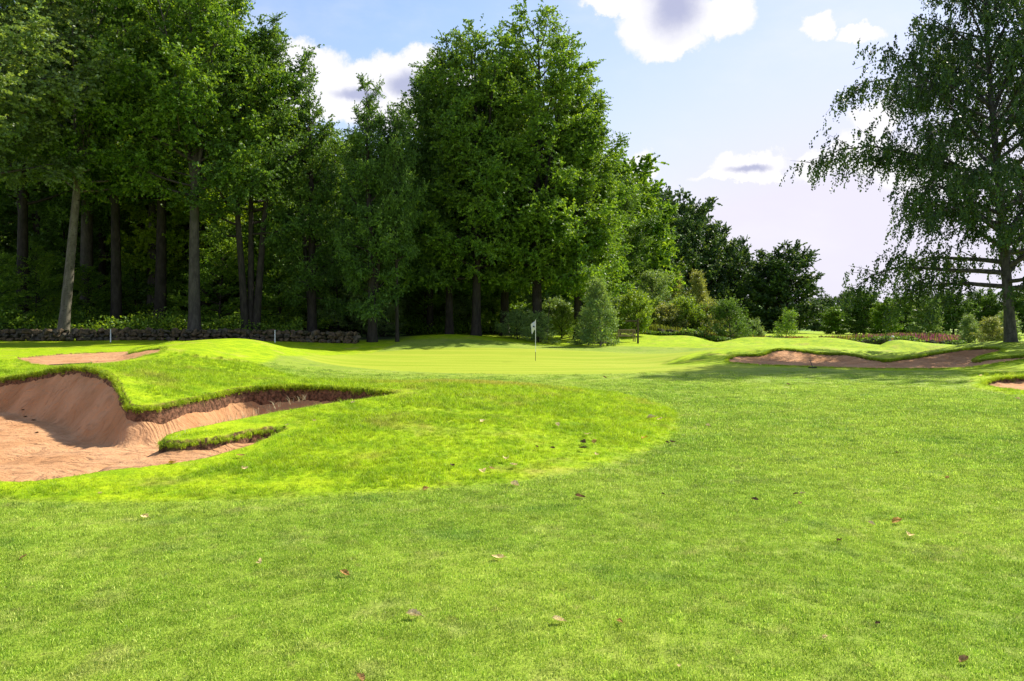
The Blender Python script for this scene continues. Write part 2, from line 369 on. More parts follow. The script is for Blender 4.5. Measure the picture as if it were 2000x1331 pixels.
def simple(name, col, col2=None, scale=8, rough=.7, spec=.3, bump=0, stretch=(1, 1, 1), metal=0):
    m, t = mat(name)
    P = t.n('ShaderNodeTexCoord').outputs['Object']
    n = t.noise(t.v('MULTIPLY', P, stretch), scale, 4, .6)
    c = t.mix(t.sm(n, .35, .65), col, col2 or tuple(x*.6 for x in col))
    b = t.n('ShaderNodeBsdfPrincipled', i_Base_Color=c, i_Roughness=rough, i_Metallic=metal); b.inputs['Specular IOR Level'].default_value = spec
    if bump:
        bp = t.n('ShaderNodeBump', i_Strength=bump, i_Distance=.03, i_Height=n); t.link(bp.outputs[0], b.inputs['Normal'])
    out(t, b.outputs[0]); return m

m_sand, t = mat('red_sand')
P = t.n('ShaderNodeNewGeometry').outputs['Position']
big = t.noise(P, .9, 4); mid = t.noise(P, 5, 5, .65); fine = t.noise(P, 90, 3, .7)
wavev = t.v('ADD', t.v('MULTIPLY', P, (1, 1, 1)), t.v('SCALE', t.noise(P, .6, 2, .5, 1), None)); wavev.node.inputs[1].links[0].from_node.inputs['Scale'].default_value = 2.0
rake2 = t.n('ShaderNodeTexNoise', i_Scale=1.0, i_Detail=5); t.link(t.v('MULTIPLY', wavev, (1.1, 9, 3)), rake2.inputs['Vector'])
c = t.mix(t.sm(big, .35, .65), (.43, .22, .10), (.53, .295, .15))
c = t.mix(t.m('MULTIPLY', t.sm(mid, .5, .75), .35), c, (.27, .125, .055)); c = t.mix(t.m('MULTIPLY', t.sm(rake2.outputs['Fac'], .55, .72), .4), c, (.24, .115, .055))
c = t.mix(t.m('MULTIPLY', t.sm(fine, .62, .8), .5), c, (.17, .08, .045))
hgt = t.m('ADD', t.m('MULTIPLY', big, .2), t.m('ADD', t.m('MULTIPLY', rake2.outputs['Fac'], 1.6), t.m('ADD', t.m('MULTIPLY', mid, .9), t.m('MULTIPLY', fine, .12))))
bp = t.n('ShaderNodeBump', i_Strength=1.0, i_Distance=.06, i_Height=hgt)
bs = t.n('ShaderNodeBsdfPrincipled', i_Base_Color=c, i_Roughness=.9, i_Normal=bp.outputs[0]); bs.inputs['Specular IOR Level'].default_value = .1
out(t, bs.outputs[0])

def leaf_mat(name, c1, c2, trl=.38, spec=.35, tone=(.20, .26, .02)):
    m, t = mat(name)
    P = t.n('ShaderNodeNewGeometry').outputs['Position']
    n = t.noise(P, .45, 3); a = t.n('ShaderNodeAttribute', attribute_name='tone').outputs['Fac']
    c = t.mix(t.sm(n, .35, .65), c1, c2)
    c = t.mix(t.m('MULTIPLY', t.sm(a, .66, .95), .6), c, tone)
    v = t.m('MULTIPLY_ADD', a, 1.1, .42)
    c = t.v('MULTIPLY', c, t.n('ShaderNodeCombineXYZ', i_0=v, i_1=v, i_2=v).outputs[0])
    d = t.n('ShaderNodeBsdfPrincipled', i_Base_Color=c, i_Roughness=.5); d.inputs['Specular IOR Level'].default_value = spec
    c2_ = t.v('MULTIPLY', c, (1.7, 1.45, .6))
    tr = t.n('ShaderNodeBsdfTranslucent', i_0=c2_)
    mx = t.n('ShaderNodeMixShader', i_0=trl, i_1=d.outputs[0], i_2=tr.outputs[0]); out(t, mx.outputs[0]); return m
L_beech = leaf_mat('beech_leaves', (.095, .205, .022), (.15, .27, .026), .45, .3, (.26, .36, .03))
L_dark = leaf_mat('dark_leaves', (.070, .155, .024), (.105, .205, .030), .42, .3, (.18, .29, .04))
L_birch = leaf_mat('birch_leaves', (.030, .070, .014), (.045, .10, .018), .25, .3, (.09, .13, .02))
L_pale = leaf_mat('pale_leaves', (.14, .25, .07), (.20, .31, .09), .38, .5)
L_sun = leaf_mat('sunlit_beech_leaves', (.15, .27, .012), (.23, .35, .018), .5, .3)  # brighter beech leaf: sunlight on the left skyline crowns is put into the colour
L_grey = leaf_mat('grey_green_leaves', (.12, .21, .06), (.17, .26, .07), .42, .4)
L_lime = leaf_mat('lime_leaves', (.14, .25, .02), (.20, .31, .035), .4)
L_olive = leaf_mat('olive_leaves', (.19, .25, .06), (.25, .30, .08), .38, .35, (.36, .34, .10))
L_far = leaf_mat('haze_tinted_leaves', (.045, .10, .03), (.07, .14, .038), .3)  # bluish cast stands in for haze in front of the far trees
def bark_mat(name, c1, c2, c3, rings=0):
    m, t = mat(name)
    P = t.n('ShaderNodeTexCoord').outputs['Object']
    n = t.noise(t.v('MULTIPLY', P, (1, 1, .35)), 5, 5, .7); n2 = t.noise(P, 1.1, 3); n3 = t.noise(t.v('MULTIPLY', P, (1, 1, 4)), 4, 4, .7)
    c = t.mix(t.sm(n, .35, .65), c1, c2); c = t.mix(t.m('MULTIPLY', t.sm(n2, .5, .7), .5), c, c3)
    if rings: c = t.mix(t.sm(n3, .56, .66), c, (.035, .03, .028))
    b = t.n('ShaderNodeBsdfPrincipled', i_Base_Color=c, i_Roughness=.85); b.inputs['Specular IOR Level'].default_value = .15
    bp_ = t.n('ShaderNodeBump', i_Strength=.6, i_Distance=.05, i_Height=n); t.link(bp_.outputs[0], b.inputs['Normal'])
    out(t, b.outputs[0]); return m
B_beech = bark_mat('beech_bark', (.05, .045, .036), (.10, .09, .07), (.05, .06, .03))
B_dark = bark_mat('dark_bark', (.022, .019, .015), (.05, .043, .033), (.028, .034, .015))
B_pale = bark_mat('pale_bark', (.10, .09, .065), (.19, .17, .13), (.10, .11, .05), 1)
B_birch = bark_mat('birch_bark', (.05, .05, .04), (.115, .11, .09), (.025, .03, .022), 1)

# ------------------------------------------------------------------ ground sheet and sand
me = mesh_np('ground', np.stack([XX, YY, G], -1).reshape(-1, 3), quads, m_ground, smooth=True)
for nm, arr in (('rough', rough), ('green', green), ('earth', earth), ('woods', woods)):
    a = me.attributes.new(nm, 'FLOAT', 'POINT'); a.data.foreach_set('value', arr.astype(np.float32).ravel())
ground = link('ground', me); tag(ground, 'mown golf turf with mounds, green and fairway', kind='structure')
sand_labels = ['red sand of the large near bunker on the left', 'sand of the smaller bunker behind the large left one', 'sand of the long bunker at right in front of the birch', 'sand of the small bunker cut by the right edge', 'sliver of far sand between the right mounds']
for bi, b in enumerate(BUNK):
    P0 = b['P']; lo = P0.min(0)-.4; hi = P0.max(0)+.4; lo[0] = max(lo[0], -16 if bi == 0 else -40)
    st = .05 if bi == 0 else (.11 if bi < 4 else .2)
    xs = np.arange(lo[0], hi[0], st); ys = np.arange(lo[1], hi[1], st); A, B = np.meshgrid(xs, ys)
    wob_ = .05*vnoise(A*3.1, B*3.1)+.03*vnoise(A*8+7, B*8)
    d = poly_sd(P0, A, B)+wob_*np.clip(B/14, .7, 2); Tt = turf(A, B); Z = sand_z(b, Tt, d, A, B)
    # footprints, rake furrows and lumps as relief
    uu = A*.8+B*.6+.5*vnoise(A*.5, B*.5); vv = -A*.6+B*.8+.9*vnoise(A*.4+3, B*.4)
    Z += (.020*vnoise(A*6+B*2, B*7-A*1.5)+.028*np.abs(vnoise(uu*1.2, vv*14))+.026*np.abs(vnoise(uu*2.5, vv*27)))*(d > 0) + .012*np.abs(vnoise(A*14, B*14))
    if bi == 0:
        rf = RS(15)
        for _f in range(90):
            fx, fy = rf.uniform(-9.5, -4), rf.uniform(9, 14); Z -= .035*np.exp(-(((A-fx)/rf.uniform(.06, .12))**2+((B-fy)/rf.uniform(.07, .16))**2))*(d > .15)
    Z = np.where(d < .0, np.minimum(Z, Tt-.10), Z)
    keep = d > -.28
    J = np.arange(A.size).reshape(A.shape)
    q = np.stack([J[:-1, :-1], J[:-1, 1:], J[1:, 1:], J[1:, :-1]], -1).reshape(-1, 4)
    q = q[keep.ravel()[q].all(1)]
    used = np.unique(q); remap = np.zeros(A.size, int); remap[used] = np.arange(len(used))
    V = np.stack([A, B, Z], -1).reshape(-1, 3)[used]
    s = link('bunker_sand', mesh_np('bunker_sand', V, remap[q], m_sand, smooth=True)); tag(s, sand_labels[bi], kind='structure')

# ------------------------------------------------------------------ grass
def tuft_mesh(name, n, rad, h, wd, lean, seed, m):
    r = RS(seed); a = r.rand(n)*6.283; rr = rad*np.sqrt(r.rand(n)); bx, by = rr*np.cos(a), rr*np.sin(a)
    hh = h*(.55+.7*r.rand(n)); la = r.rand(n)*6.283; ln = lean*hh*r.rand(n)*1.6; fa = r.rand(n)*6.283
    dx, dy = np.cos(fa)*wd/2, np.sin(fa)*wd/2; lx, ly = np.cos(la)*ln, np.sin(la)*ln
    z0 = np.full(n, -.01)
    p = [np.stack([bx-dx, by-dy, z0], -1), np.stack([bx+dx, by+dy, z0], -1), np.stack([bx+dx*.8+lx*.4, by+dy*.8+ly*.4, hh*.6], -1), np.stack([bx-dx*.8+lx*.4, by-dy*.8+ly*.4, hh*.6], -1), np.stack([bx+lx, by+ly, hh*(1-.25*r.rand(n))], -1)]
    V = np.stack(p, 1).reshape(-1, 3); k = np.arange(n)*5
    me = mesh_np(name, V, [np.stack([k, k+1, k+2, k+3], -1), np.stack([k+3, k+2, k+4], -1)], m)
    at = me.attributes.new('tone', 'FLOAT', 'POINT'); at.data.foreach_set('value', np.repeat(r.rand(n), 5).astype(np.float32))
    return bpy.data.objects.new(name, me)
def scatter(name, proto, pts, rot, scl, label):
    me = bpy.data.meshes.new(name); me.vertices.add(len(pts)); me.vertices.foreach_set('co', pts.astype(np.float32).ravel())
    a = me.attributes.new('rot', 'FLOAT_VECTOR', 'POINT'); a.data.foreach_set('vector', rot.astype(np.float32).ravel())
    a = me.attributes.new('scl', 'FLOAT_VECTOR', 'POINT'); a.data.foreach_set('vector', scl.astype(np.float32).ravel())
    o = link(name, me); tag(o, label, 'grass', kind='stuff')
    ng = bpy.data.node_groups.new(name, 'GeometryNodeTree')
    ng.interface.new_socket('Geometry', in_out='INPUT', socket_type='NodeSocketGeometry'); ng.interface.new_socket('Geometry', in_out='OUTPUT', socket_type='NodeSocketGeometry')
    N = ng.nodes; L = ng.links
    gi = N.new('NodeGroupInput'); go = N.new('NodeGroupOutput'); ip = N.new('GeometryNodeInstanceOnPoints'); oi = N.new('GeometryNodeObjectInfo')
    oi.inputs['Object'].default_value = proto
    ra = N.new('GeometryNodeInputNamedAttribute'); ra.data_type = 'FLOAT_VECTOR'; ra.inputs[0].default_value = 'rot'
    sa = N.new('GeometryNodeInputNamedAttribute'); sa.data_type = 'FLOAT_VECTOR'; sa.inputs[0].default_value = 'scl'
    er = N.new('FunctionNodeEulerToRotation'); L.new(ra.outputs[0], er.inputs[0])
    L.new(gi.outputs[0], ip.inputs['Points']); L.new(oi.outputs['Geometry'], ip.inputs['Instance']); L.new(er.outputs[0], ip.inputs['Rotation']); L.new(sa.outputs[0], ip.inputs['Scale'])
    L.new(ip.outputs[0], go.inputs[0])
    md = o.modifiers.new('scatter', 'NODES'); md.node_group = ng
    return o
def field_pts(seed, y0, y1, dens, spread=.78, pad=1.5):
    """points with density falling with distance"""
    r = RS(seed); out_ = []
    ys = np.linspace(y0, y1, 40)
    for a, b_ in zip(ys[:-1], ys[1:]):
        ym = (a+b_)/2; wdt = spread*ym+pad; n = int(dens(ym)*2*wdt*(b_-a))
        out_.append(np.stack([r.uniform(-wdt, wdt, n), r.uniform(a, b_, n)], -1))
    return np.concatenate(out_)
def masks(x, y):
    s = np.maximum(poly_sd(ROUGH, x, y), poly_sd(ROUGHR, x, y))+.12*vnoise(x*1.3, y*1.3)
    bd = np.max(np.stack(bsd(x, y)), 0)
    return s, bd
def place(name, proto, p, sc_, label, seed, zsc=1, sink=0.):
    r = RS(seed); z = turf(p[:, 0], p[:, 1])-sink; n = len(p)
    pts = np.stack([p[:, 0], p[:, 1], z], -1)
    rot = np.stack([r.normal(0, .12, n), r.normal(0, .12, n), r.rand(n)*6.28], -1)
    s = np.stack([sc_, sc_, sc_*zsc], -1)*(.75+.5*r.rand(n))[:, None]
    return scatter(name, proto, pts, rot, s, label)
tf = tuft_mesh('fairway_tuft', 90, .075, .0075, .0027, 1.3, 1, m_fair)
p = field_pts(11, 2.2, 29, lambda y: 560*min(1, (6/y)**1.5)*(1 if y < 13 else max(.0, (29-y)/16)))
s, bd = masks(p[:, 0], p[:, 1]); k = (s < .02) & (bd < 0) & (poly_sd(GREEN, p[:, 0], p[:, 1]) < 0); p = p[k]
place('fairway_grass', tf, p, np.clip(p[:, 1]/6, 1, 2.3), 'short mown fairway grass in the foreground', 5)
tr_ = tuft_mesh('rough_tuft', 28, .05, .058, .0052, .8, 2, m_rough)
p = field_pts(12, 6.8, 26, lambda y: 520*min(1, (9/y)**1.6)*(1 if y < 21 else max(.2, (26-y)/5)))
s, bd = masks(p[:, 0], p[:, 1]); k = (s > -.03) & (bd < -.03); p = p[k]; s = s[k]
edge = np.clip(.55+s*2, .5, 1)
place('rough_grass', tr_, p, np.clip(p[:, 1]/9, 1, 1.6)*edge*(.8+.5*vnoise(p[:, 0]*1.5, p[:, 1]*1.5)), 'longer bright grass on the mounds round the near bunker', 6)
# fringe hanging over the bunker lips
def along(P0, n, seed):
    r = RS(seed); Q = np.roll(P0, -1, 0); L = np.linalg.norm(Q-P0, axis=1); c_ = np.cumsum(L)/L.sum()
    u = r.rand(n); i = np.searchsorted(c_, u); f = r.rand(n)[:, None]
    e = (Q[i]-P0[i])/L[i][:, None]; nrm = np.stack([-e[:, 1], e[:, 0]], -1)
    return P0[i]*(1-f)+Q[i]*f, nrm
pp = []; ss = []
for bi, (b, n) in enumerate(zip(BUNK, (11000, 6000, 8000, 2500, 200))):
    q, nr_ = along(b['P'], n, 40+bi); r = RS(50+bi); off = r.uniform(-.09, .07, n)[:, None]
    # outward or inward whichever
    q2 = q+nr_*off; pp.append(q2); ss.append(np.clip(q2[:, 1]/13, .7, 1.35))
p = np.concatenate(pp); s_ = np.concatenate(ss); bd = np.max(np.stack(bsd(p[:, 0], p[:, 1])), 0); k = (bd < .012) & (p[:, 0] > -16); p = p[k]; s_ = s_[k]
place('lip_grass', tr_, p, s_, 'fringe of grass along the bunker lips', 7, 1.0, .015)
hp_ = []; hr = []; hs = []
for bi, (b, n) in enumerate(zip(BUNK[:4], (4500, 1200, 2000, 700))):
    q, nr_ = along(b['P'], n, 140+bi); r = RS(150+bi)
    q = q+nr_*r.uniform(-.10, .10, n)[:, None]; sd0 = bsd(q[:, 0], q[:, 1])[bi]; k_ = (sd0 > -.04) & (sd0 < .05) & (q[:, 0] > -16); q = q[k_]; sd0 = sd0[k_]
    low_ = np.clip(vnoise(q[:, 0]*2.3, q[:, 1]*2.3)+.5, 0, 1)*.09+.01
    z = turf(q[:, 0], q[:, 1])-low_*r.rand(len(q)); hp_.append(np.stack([q[:, 0], q[:, 1], z], -1)); hr.append(np.stack([r.normal(.5, .6, len(q)), r.normal(0, .6, len(q)), r.rand(len(q))*.8-.4], -1)); s1 = np.clip(q[:, 1]/14, .7, 1.3)*r.uniform(.6, 1.2, len(q)); hs.append(np.stack([s1, s1, s1], -1))
scatter('hanging_grass', tr_, np.concatenate(hp_), np.concatenate(hr), np.concatenate(hs), 'ragged grass hanging over the soil faces of the bunkers')
# tall dry stalks on the near bunker edge
st_ = tuft_mesh('dry_stalk', 3, .03, .16, .004, .9, 9, simple('dry_stalks', (.5, .45, .25), (.35, .3, .15)))
q = pz([(int(x), 862-(x-330)*.245, .22) for x in RS(8).uniform(335, 600, 60)])
place('dry_stalks', st_, q, np.ones(len(q))*.9, 'thin dry stalks on the crest beside the near bunker', 8)
# ------------------------------------------------------------------ trees
UP = np.array([0, 0, 1.])
def nrm(v): return v/(np.linalg.norm(v, axis=-1, keepdims=True)+1e-9)
class Wood:
    def __init__(s): s.V = []; s.F = []; s.n = 0
    def tube(s, P, R, k=6):
        P = np.asarray(P, float); n = len(P); T = np.gradient(P, axis=0); T = nrm(T)
        ref = np.where(np.abs(T[:, 2:3]) > .9, np.array([[1, 0, 0.]]), np.array([[0, 0, 1.]]))
        A = nrm(np.cross(T, ref)); 
        for i in range(1, n): A[i] = nrm(A[i-1]-T[i]*(A[i-1]@T[i]))
        B = np.cross(T, A); th = np.arange(k)/k*2*np.pi
        R = np.asarray(R)[:, None, None]
        V = P[:, None]+R*(np.cos(th)[None, :, None]*A[:, None]+np.sin(th)[None, :, None]*B[:, None])
        I = np.arange(n*k).reshape(n, k)+s.n; J = np.roll(I, -1, 1)
        s.V.append(V.reshape(-1, 3)); s.F.append(np.stack([I[:-1], J[:-1], J[1:], I[1:]], -1).reshape(-1, 4)); s.n += n*k
    def mesh(s, name, m): return mesh_np(name, np.concatenate(s.V), np.concatenate(s.F), m, smooth=True)

def tree_meshes(name, seed, H, r0, base, R, n_limbs, n_leaf, leaf=(.13, .08), style='beech', bark=None, leafm=None, prof=None, el=(10, 62), twig=(.45, .95), stems=None, fork=0.0, per=14, sub_k=2.0, bend=.25, up_tips=.5):
    r = RS(seed); W = Wood(); Bw = Wood()
    prof = prof or (lambda u: (1-u)**.55*(.55+.55*min(1, u*3.2)))
    stems = stems or [((0, 0), (0, 0), 1.0, 1.0)]
    segs = []                                                 # start, mid, end, weight
    stem_paths = []
    for (ox, oy), (lx, ly), hk, rk in stems:
        n = 12; t = np.linspace(0, 1, n); HH = H*hk
        tl_ = np.maximum(0, (t-fork)/(1-fork))**1.15; Pp = np.stack([ox+lx*tl_+bend*np.sin(t*5+seed)*t*(.4+r.rand()), oy+ly*tl_+bend*np.cos(t*4+seed*2)*t*(.4+r.rand()), -.5+(HH+.5)*t], -1)
        Rr = r0*rk*((1-t)**.85*.95+.03); Rr[0] *= 1.55; Rr[1] *= 1.0
        Pp = np.insert(Pp, 1, [Pp[0]*.5+Pp[1]*.5*1.0], 0) ; Pp[1] = Pp[0]+(Pp[2]-Pp[0])*.4; Rr = np.insert(Rr, 1, r0*rk*1.12)
        W.tube(Pp, Rr, 10); stem_paths.append((Pp, Rr, HH))
    for i in range(n_limbs):
        Pp, Rr, HH = stem_paths[i % len(stem_paths)]
        u = ((i+.6*r.rand())/n_limbs)
        h = base+(HH-base)*u; f = (h+.5)/(HH+.5)
        tt_ = np.linspace(0, 1, len(Pp)); tz = np.interp(h, Pp[:, 2], np.arange(len(Pp)))
        p0 = np.array([np.interp(tz, np.arange(len(Pp)), Pp[:, k]) for k in range(3)]); rr = np.interp(tz, np.arange(len(Pp)), Rr)
        a = i*2.399+r.normal(0, .35)+seed
        L = R*prof(u)*(.70+.5*r.rand())+.4
        e = math.radians(el[0]+(el[1]-el[0])*u+r.normal(0, 11 if style == 'birch' else 7))
        d = np.array([math.cos(a)*math.cos(e), math.sin(a)*math.cos(e), math.sin(e)])
        n = 7; pts = [p0]; rad = [max(.018, min(rr*.6, .03+L*.016))]
        side = np.array([-math.sin(a), math.cos(a), 0]); sb = r.normal(0, .18)
        for j in range(1, n):
            q = j/(n-1)
            if style == 'birch': dz = -.75*q*q*.6+.12*(1-q)
            else: dz = (up_tips*(q-.35))*.35
            d = nrm(d+np.array([0, 0, dz])+side*sb*.35+r.normal(0, .07, 3)); pts.append(pts[-1]+d*L/(n-1)); rad.append(rad[0]*(1-q)**.9+.008)
        pts = np.array(pts); Bw.tube(pts, rad, 5)
        ns = max(3, int(L*sub_k))
        for j in range(ns):
            q = .18+.82*(j+r.rand())/ns; q = min(q, .985)
            fi = q*(n-1); i0 = int(fi); pb = pts[i0]*(1-(fi-i0))+pts[min(i0+1, n-1)]*(fi-i0)
            dl = nrm(pts[min(i0+1, n-1)]-pts[i0]); sgn = 1 if j % 2 else -1
            sd = nrm(np.cross(dl, UP))*sgn; ang = math.radians(r.uniform(28, 62))
            ds = nrm(dl*math.cos(ang)+sd*math.sin(ang)+UP*r.normal(.0, .38 if style in ('beech', 'birch') else .16))
            l = (1-q*.75)*L*.42*(.7+.6*r.rand())+.35
            sag = -.10 if style == 'birch' else (.05 if up_tips > 0 else -.05)
            m_ = pb+ds*l*.5+UP*sag*l*.3; e_ = pb+ds*l+UP*sag*l
            segs.append((pb, m_, e_, l))
            if r.rand() < .6: Bw.tube(np.array([pb, m_, e_]), [.016+.006*l, .012, .005], 3)
        segs.append((pts[-3], pts[-2], pts[-1], L*.4))
    S = [np.array([s_[k] for s_ in segs]) for k in range(3)]; wgt = np.array([s_[3] for s_ in segs])
    nt = max(1, n_leaf//per); ii = r.choice(len(segs), nt, p=wgt/wgt.sum()); q = r.uniform(.05, 1, nt)[:, None]
    o = np.where(q < .5, S[0][ii]*(1-2*q)+S[1][ii]*2*q, S[1][ii]*(2-2*q)+S[2][ii]*(2*q-1))
    dr = nrm(S[2][ii]-S[0][ii]); sd = nrm(np.cross(dr, UP))*r.choice([-1, 1], nt)[:, None]
    if style == 'birch': dt = nrm(dr*r.uniform(.1, .9, (nt, 1))+sd*r.uniform(0, .5, (nt, 1))-UP*r.uniform(.5, 1.7, (nt, 1)))
    elif style == 'upright': dt = nrm(dr*.5+sd*.4+UP*r.uniform(.3, 1.1, (nt, 1))+r.normal(0, .2, (nt, 3)))
    elif style == 'beech': dt = nrm(dr*.6+sd*r.uniform(.0, .7, (nt, 1))+r.normal(0, .42, (nt, 3))+UP*r.uniform(-.55, .30, (nt, 1)))
    elif style == 'bush': dt = nrm(dr*.5+r.normal(0, .6, (nt, 3))+UP*.25)
    else: dt = nrm(dr*.75+sd*r.uniform(.2, .9, (nt, 1))+UP*r.normal(.02+.10*up_tips, .17, (nt, 1)))
    tl = r.uniform(*twig, (nt, 1)); k = per
    s_ = np.tile(np.linspace(.08, 1, k), nt)[:, None]; rep = lambda a: np.repeat(a, k, 0)
    c = rep(o)+rep(dt)*rep(tl)*s_+(np.repeat(r.normal(0, .12, (nt, 3)), k, 0))+(UP*(-.22 if style == 'birch' else -.05)*s_**2*rep(tl))+r.normal(0, .045, (nt*k, 3))*np.array([1, 1, .7])
    N = nt*k
    if style == 'birch': ax = nrm(-UP*.9+r.normal(0, .5, (N, 3))); no = nrm(r.normal(0, 1, (N, 3)))
    elif style == 'beech': ax = nrm(rep(dt)*.5+r.normal(0, .5, (N, 3))-UP*.2); no = nrm(UP*.45+r.normal(0, .75, (N, 3)))
    else: ax = nrm(rep(dt)*.4+r.normal(0, .6, (N, 3))); no = nrm(UP*.5+r.normal(0, .7, (N, 3)))
    bx = nrm(np.cross(no, ax)); sz = (.7+.6*r.rand(N, 1)); l_ = leaf[0]*sz; w_ = leaf[1]*sz
    V = np.stack([c-ax*l_*.5, c+bx*w_*.5-ax*l_*.05, c+ax*l_*.5, c-bx*w_*.5-ax*l_*.05], 1).reshape(-1, 3)
    Fq = np.arange(N*4).reshape(N, 4)
    cm = mesh_np(name+'_crown', V, Fq, leafm)
    tone = np.repeat(rep(r.rand(nt, 1))[:, 0]*.55+r.rand(N)*.45, 4)
    at = cm.attributes.new('tone', 'FLOAT', 'POINT'); at.data.foreach_set('value', tone.astype(np.float32))
    return W.mesh(name+'_trunk', bark), Bw.mesh(name+'_branches', bark), cm

AR = {}
def arch(key, *a, **k): AR[key] = tree_meshes(key, *a, **k)
K = 1.0
LEAD = [((0, 0), (.2, .1), 1, 1), ((0, 0), (2.3, .9), .90, .62), ((0, 0), (-2.0, 1.3), .86, .6), ((0, 0), (.2, -2.4), .93, .6)]
full = lambda u: max(.0, 1-((u-.30)/.74)**2)**.5*.98+.04
arch('forest1', 11, 24, .39, 9.0, 5.0, 52, 88000, leaf=(.175, .12), bark=B_beech, leafm=L_beech, stems=LEAD, fork=.42, prof=full, el=(12, 66), twig=(.4, 1.0))
arch('forest2', 12, 24, .38, 8.5, 4.8, 50, 84000, leaf=(.175, .12), bark=B_dark, leafm=L_dark, bend=.4, stems=LEAD[:3], fork=.38, prof=full, el=(14, 66), twig=(.4, 1.0))
arch('beech1', 13, 24, .40, 4.4, 5.8, 84, 125000, leaf=(.175, .12), bark=B_dark, leafm=L_beech, stems=LEAD, fork=.34, prof=lambda u: (1-u)**.42*(.72+.30*min(1, u*3)), el=(6, 66), twig=(.4, 1.0))
arch('beech2', 14, 23, .58, 3.4, 5.2, 60, 84000, leaf=(.175, .12), bark=B_dark, leafm=L_beech, stems=[((0, 0), (-.6, .2), 1, 1), ((.12, 0), (2.4, .4), .86, .62)], fork=.12, prof=lambda u: (1-u)**.45*(.7+.33*min(1, u*3)))
arch('multi', 15, 24, .38, 8.0, 5.4, 54, 84000, leaf=(.175, .12), bark=B_dark, leafm=L_dark, stems=[((-.32, 0), (-1.3, .3), 1, .9), ((.05, .25), (.2, .8), .96, .85), ((.38, 0), (2.0, -.2), .92, .95)], prof=full)
arch('broad', 16, 15, .30, .9, 5.2, 60, 52000, leaf=(.34, .22), bark=B_dark, leafm=L_far, stems=LEAD, fork=.2, prof=lambda u: max(0, 1-((u-.32)/.72)**2)**.5, el=(-5, 70), style='bush', twig=(.5, 1.2))
arch('under', 17, 8, .12, .5, 3.2, 26, 22000, leaf=(.15, .10), bark=B_dark, leafm=L_beech, style='leafy', prof=lambda u: (1-u)**.5)
arch('underdark', 27, 9, .12, .3, 3.6, 30, 26000, leaf=(.18, .12), bark=B_dark, leafm=L_dark, style='leafy', prof=lambda u: (1-u)**.4)
arch('bush', 18, 2.6, .06, .05, 1.5, 22, 12000, leaf=(.085, .055), bark=B_dark, leafm=L_pale, style='bush', el=(15, 80), prof=lambda u: (1-u*u)**.5, twig=(.2, .5), per=10, sub_k=5)
arch('roundbush', 19, 3.2, .10, .1, 1.8, 30, 20000, leaf=(.10, .065), bark=B_dark, leafm=L_beech, style='bush', el=(-5, 80), prof=lambda u: (1-u*u)**.5, twig=(.2, .45), per=10, sub_k=6)
arch('aspen', 20, 4.6, .07, .08, 1.6, 38, 18000, leaf=(.10, .085), bark=B_pale, leafm=L_pale, style='bush', el=(8, 75), prof=lambda u: (1-u)**.5*(.8), twig=(.25, .6), per=10, sub_k=4)
arch('youngbirch', 21, 7.5, .08, .4, 1.9, 44, 24000, leaf=(.12, .075), bark=B_pale, leafm=L_olive, style='upright', el=(35, 80), prof=lambda u: (1-u)**.7*(.6+.5*min(1, u*4)), twig=(.3, .7), per=10, sub_k=3)
arch('limebush', 22, 3.0, .07, .1, 1.6, 22, 12000, leaf=(.13, .09), bark=B_dark, leafm=L_lime, style='upright', el=(20, 80), prof=lambda u: (1-u*u)**.5, twig=(.3, .6), per=10, sub_k=4)
arch('sapling', 23, 3.8, .045, 1.0, 1.1, 22, 7000, leaf=(.09, .07), bark=B_birch, leafm=L_beech, style='bush', el=(30, 75), prof=lambda u: (1-u)**.4*.9, twig=(.2, .45), per=10, sub_k=5)
arch('birch', 24, 21, .25, 2.4, 7.5, 88, 165000, leaf=(.125, .085), bark=B_birch, leafm=L_birch, style='birch', el=(16, 62), prof=lambda u: float(np.interp(u, [0, .33, .5, .64, 1], [.74, 1.0, .74, .42, .15])), twig=(.3, 1.1), per=20, sub_k=2.6, bend=.35)
arch('smalltree', 25, 6.5, .13, 2.0, 2.6, 28, 22000, leaf=(.12, .09), bark=B_dark, leafm=L_pale, style='bush', el=(15, 75), prof=lambda u: (1-u*u)**.5, twig=(.3, .6), per=10, sub_k=4)

_mcache = {}
def recol(me, m):
    k = (me.name, m.name)
    if k not in _mcache:
        c = me.copy(); c.materials.clear(); c.materials.append(m); _mcache[k] = c
    return _mcache[k]
def put(name, key, px, Y, h, label, cat='tree', group=None, rz=0., lean=0., base_py=None, wide=1., leafm=None, bark=None, dz=-.05, parts=3):
    """px: photograph column of the foot, Y: metres ahead, h: height in metres"""
    tm, bm_, cm = AR[key]; X = (px-1000)/F*Y; z = zt(X, Y)+dz
    H0 = {'forest1': 24, 'forest2': 24, 'beech1': 24, 'beech2': 23, 'multi': 24, 'broad': 15, 'under': 8, 'underdark': 9, 'bush': 2.6, 'roundbush': 3.2, 'aspen': 4.6, 'youngbirch': 7.5, 'limebush': 3.0, 'sapling': 3.8, 'birch': 21, 'smalltree': 6.5}[key]
    s = h/H0
    e = empty(name, (X, Y, z), label, cat, group)
    e.rotation_euler = (0, math.radians(lean), rz); e.rotation_mode = 'ZYX' if False else 'XYZ'
    e.matrix_world = Matrix.Translation((X, Y, z)) @ Matrix.Rotation(math.radians(lean), 4, 'Y') @ Matrix.Rotation(rz, 4, 'Z') @ Matrix.Diagonal((s*wide, s*wide, s, 1))
    woody = cat == 'tree'
    link('trunk' if woody else 'stem', recol(tm, bark) if bark else tm, e)
    link('branches', recol(bm_, bark) if bark else bm_, e)
    link('crown' if woody else 'foliage', recol(cm, leafm) if leafm else cm, e)
    return e
PR = RS(99)
GL = 'tall trees along the front of the wood'
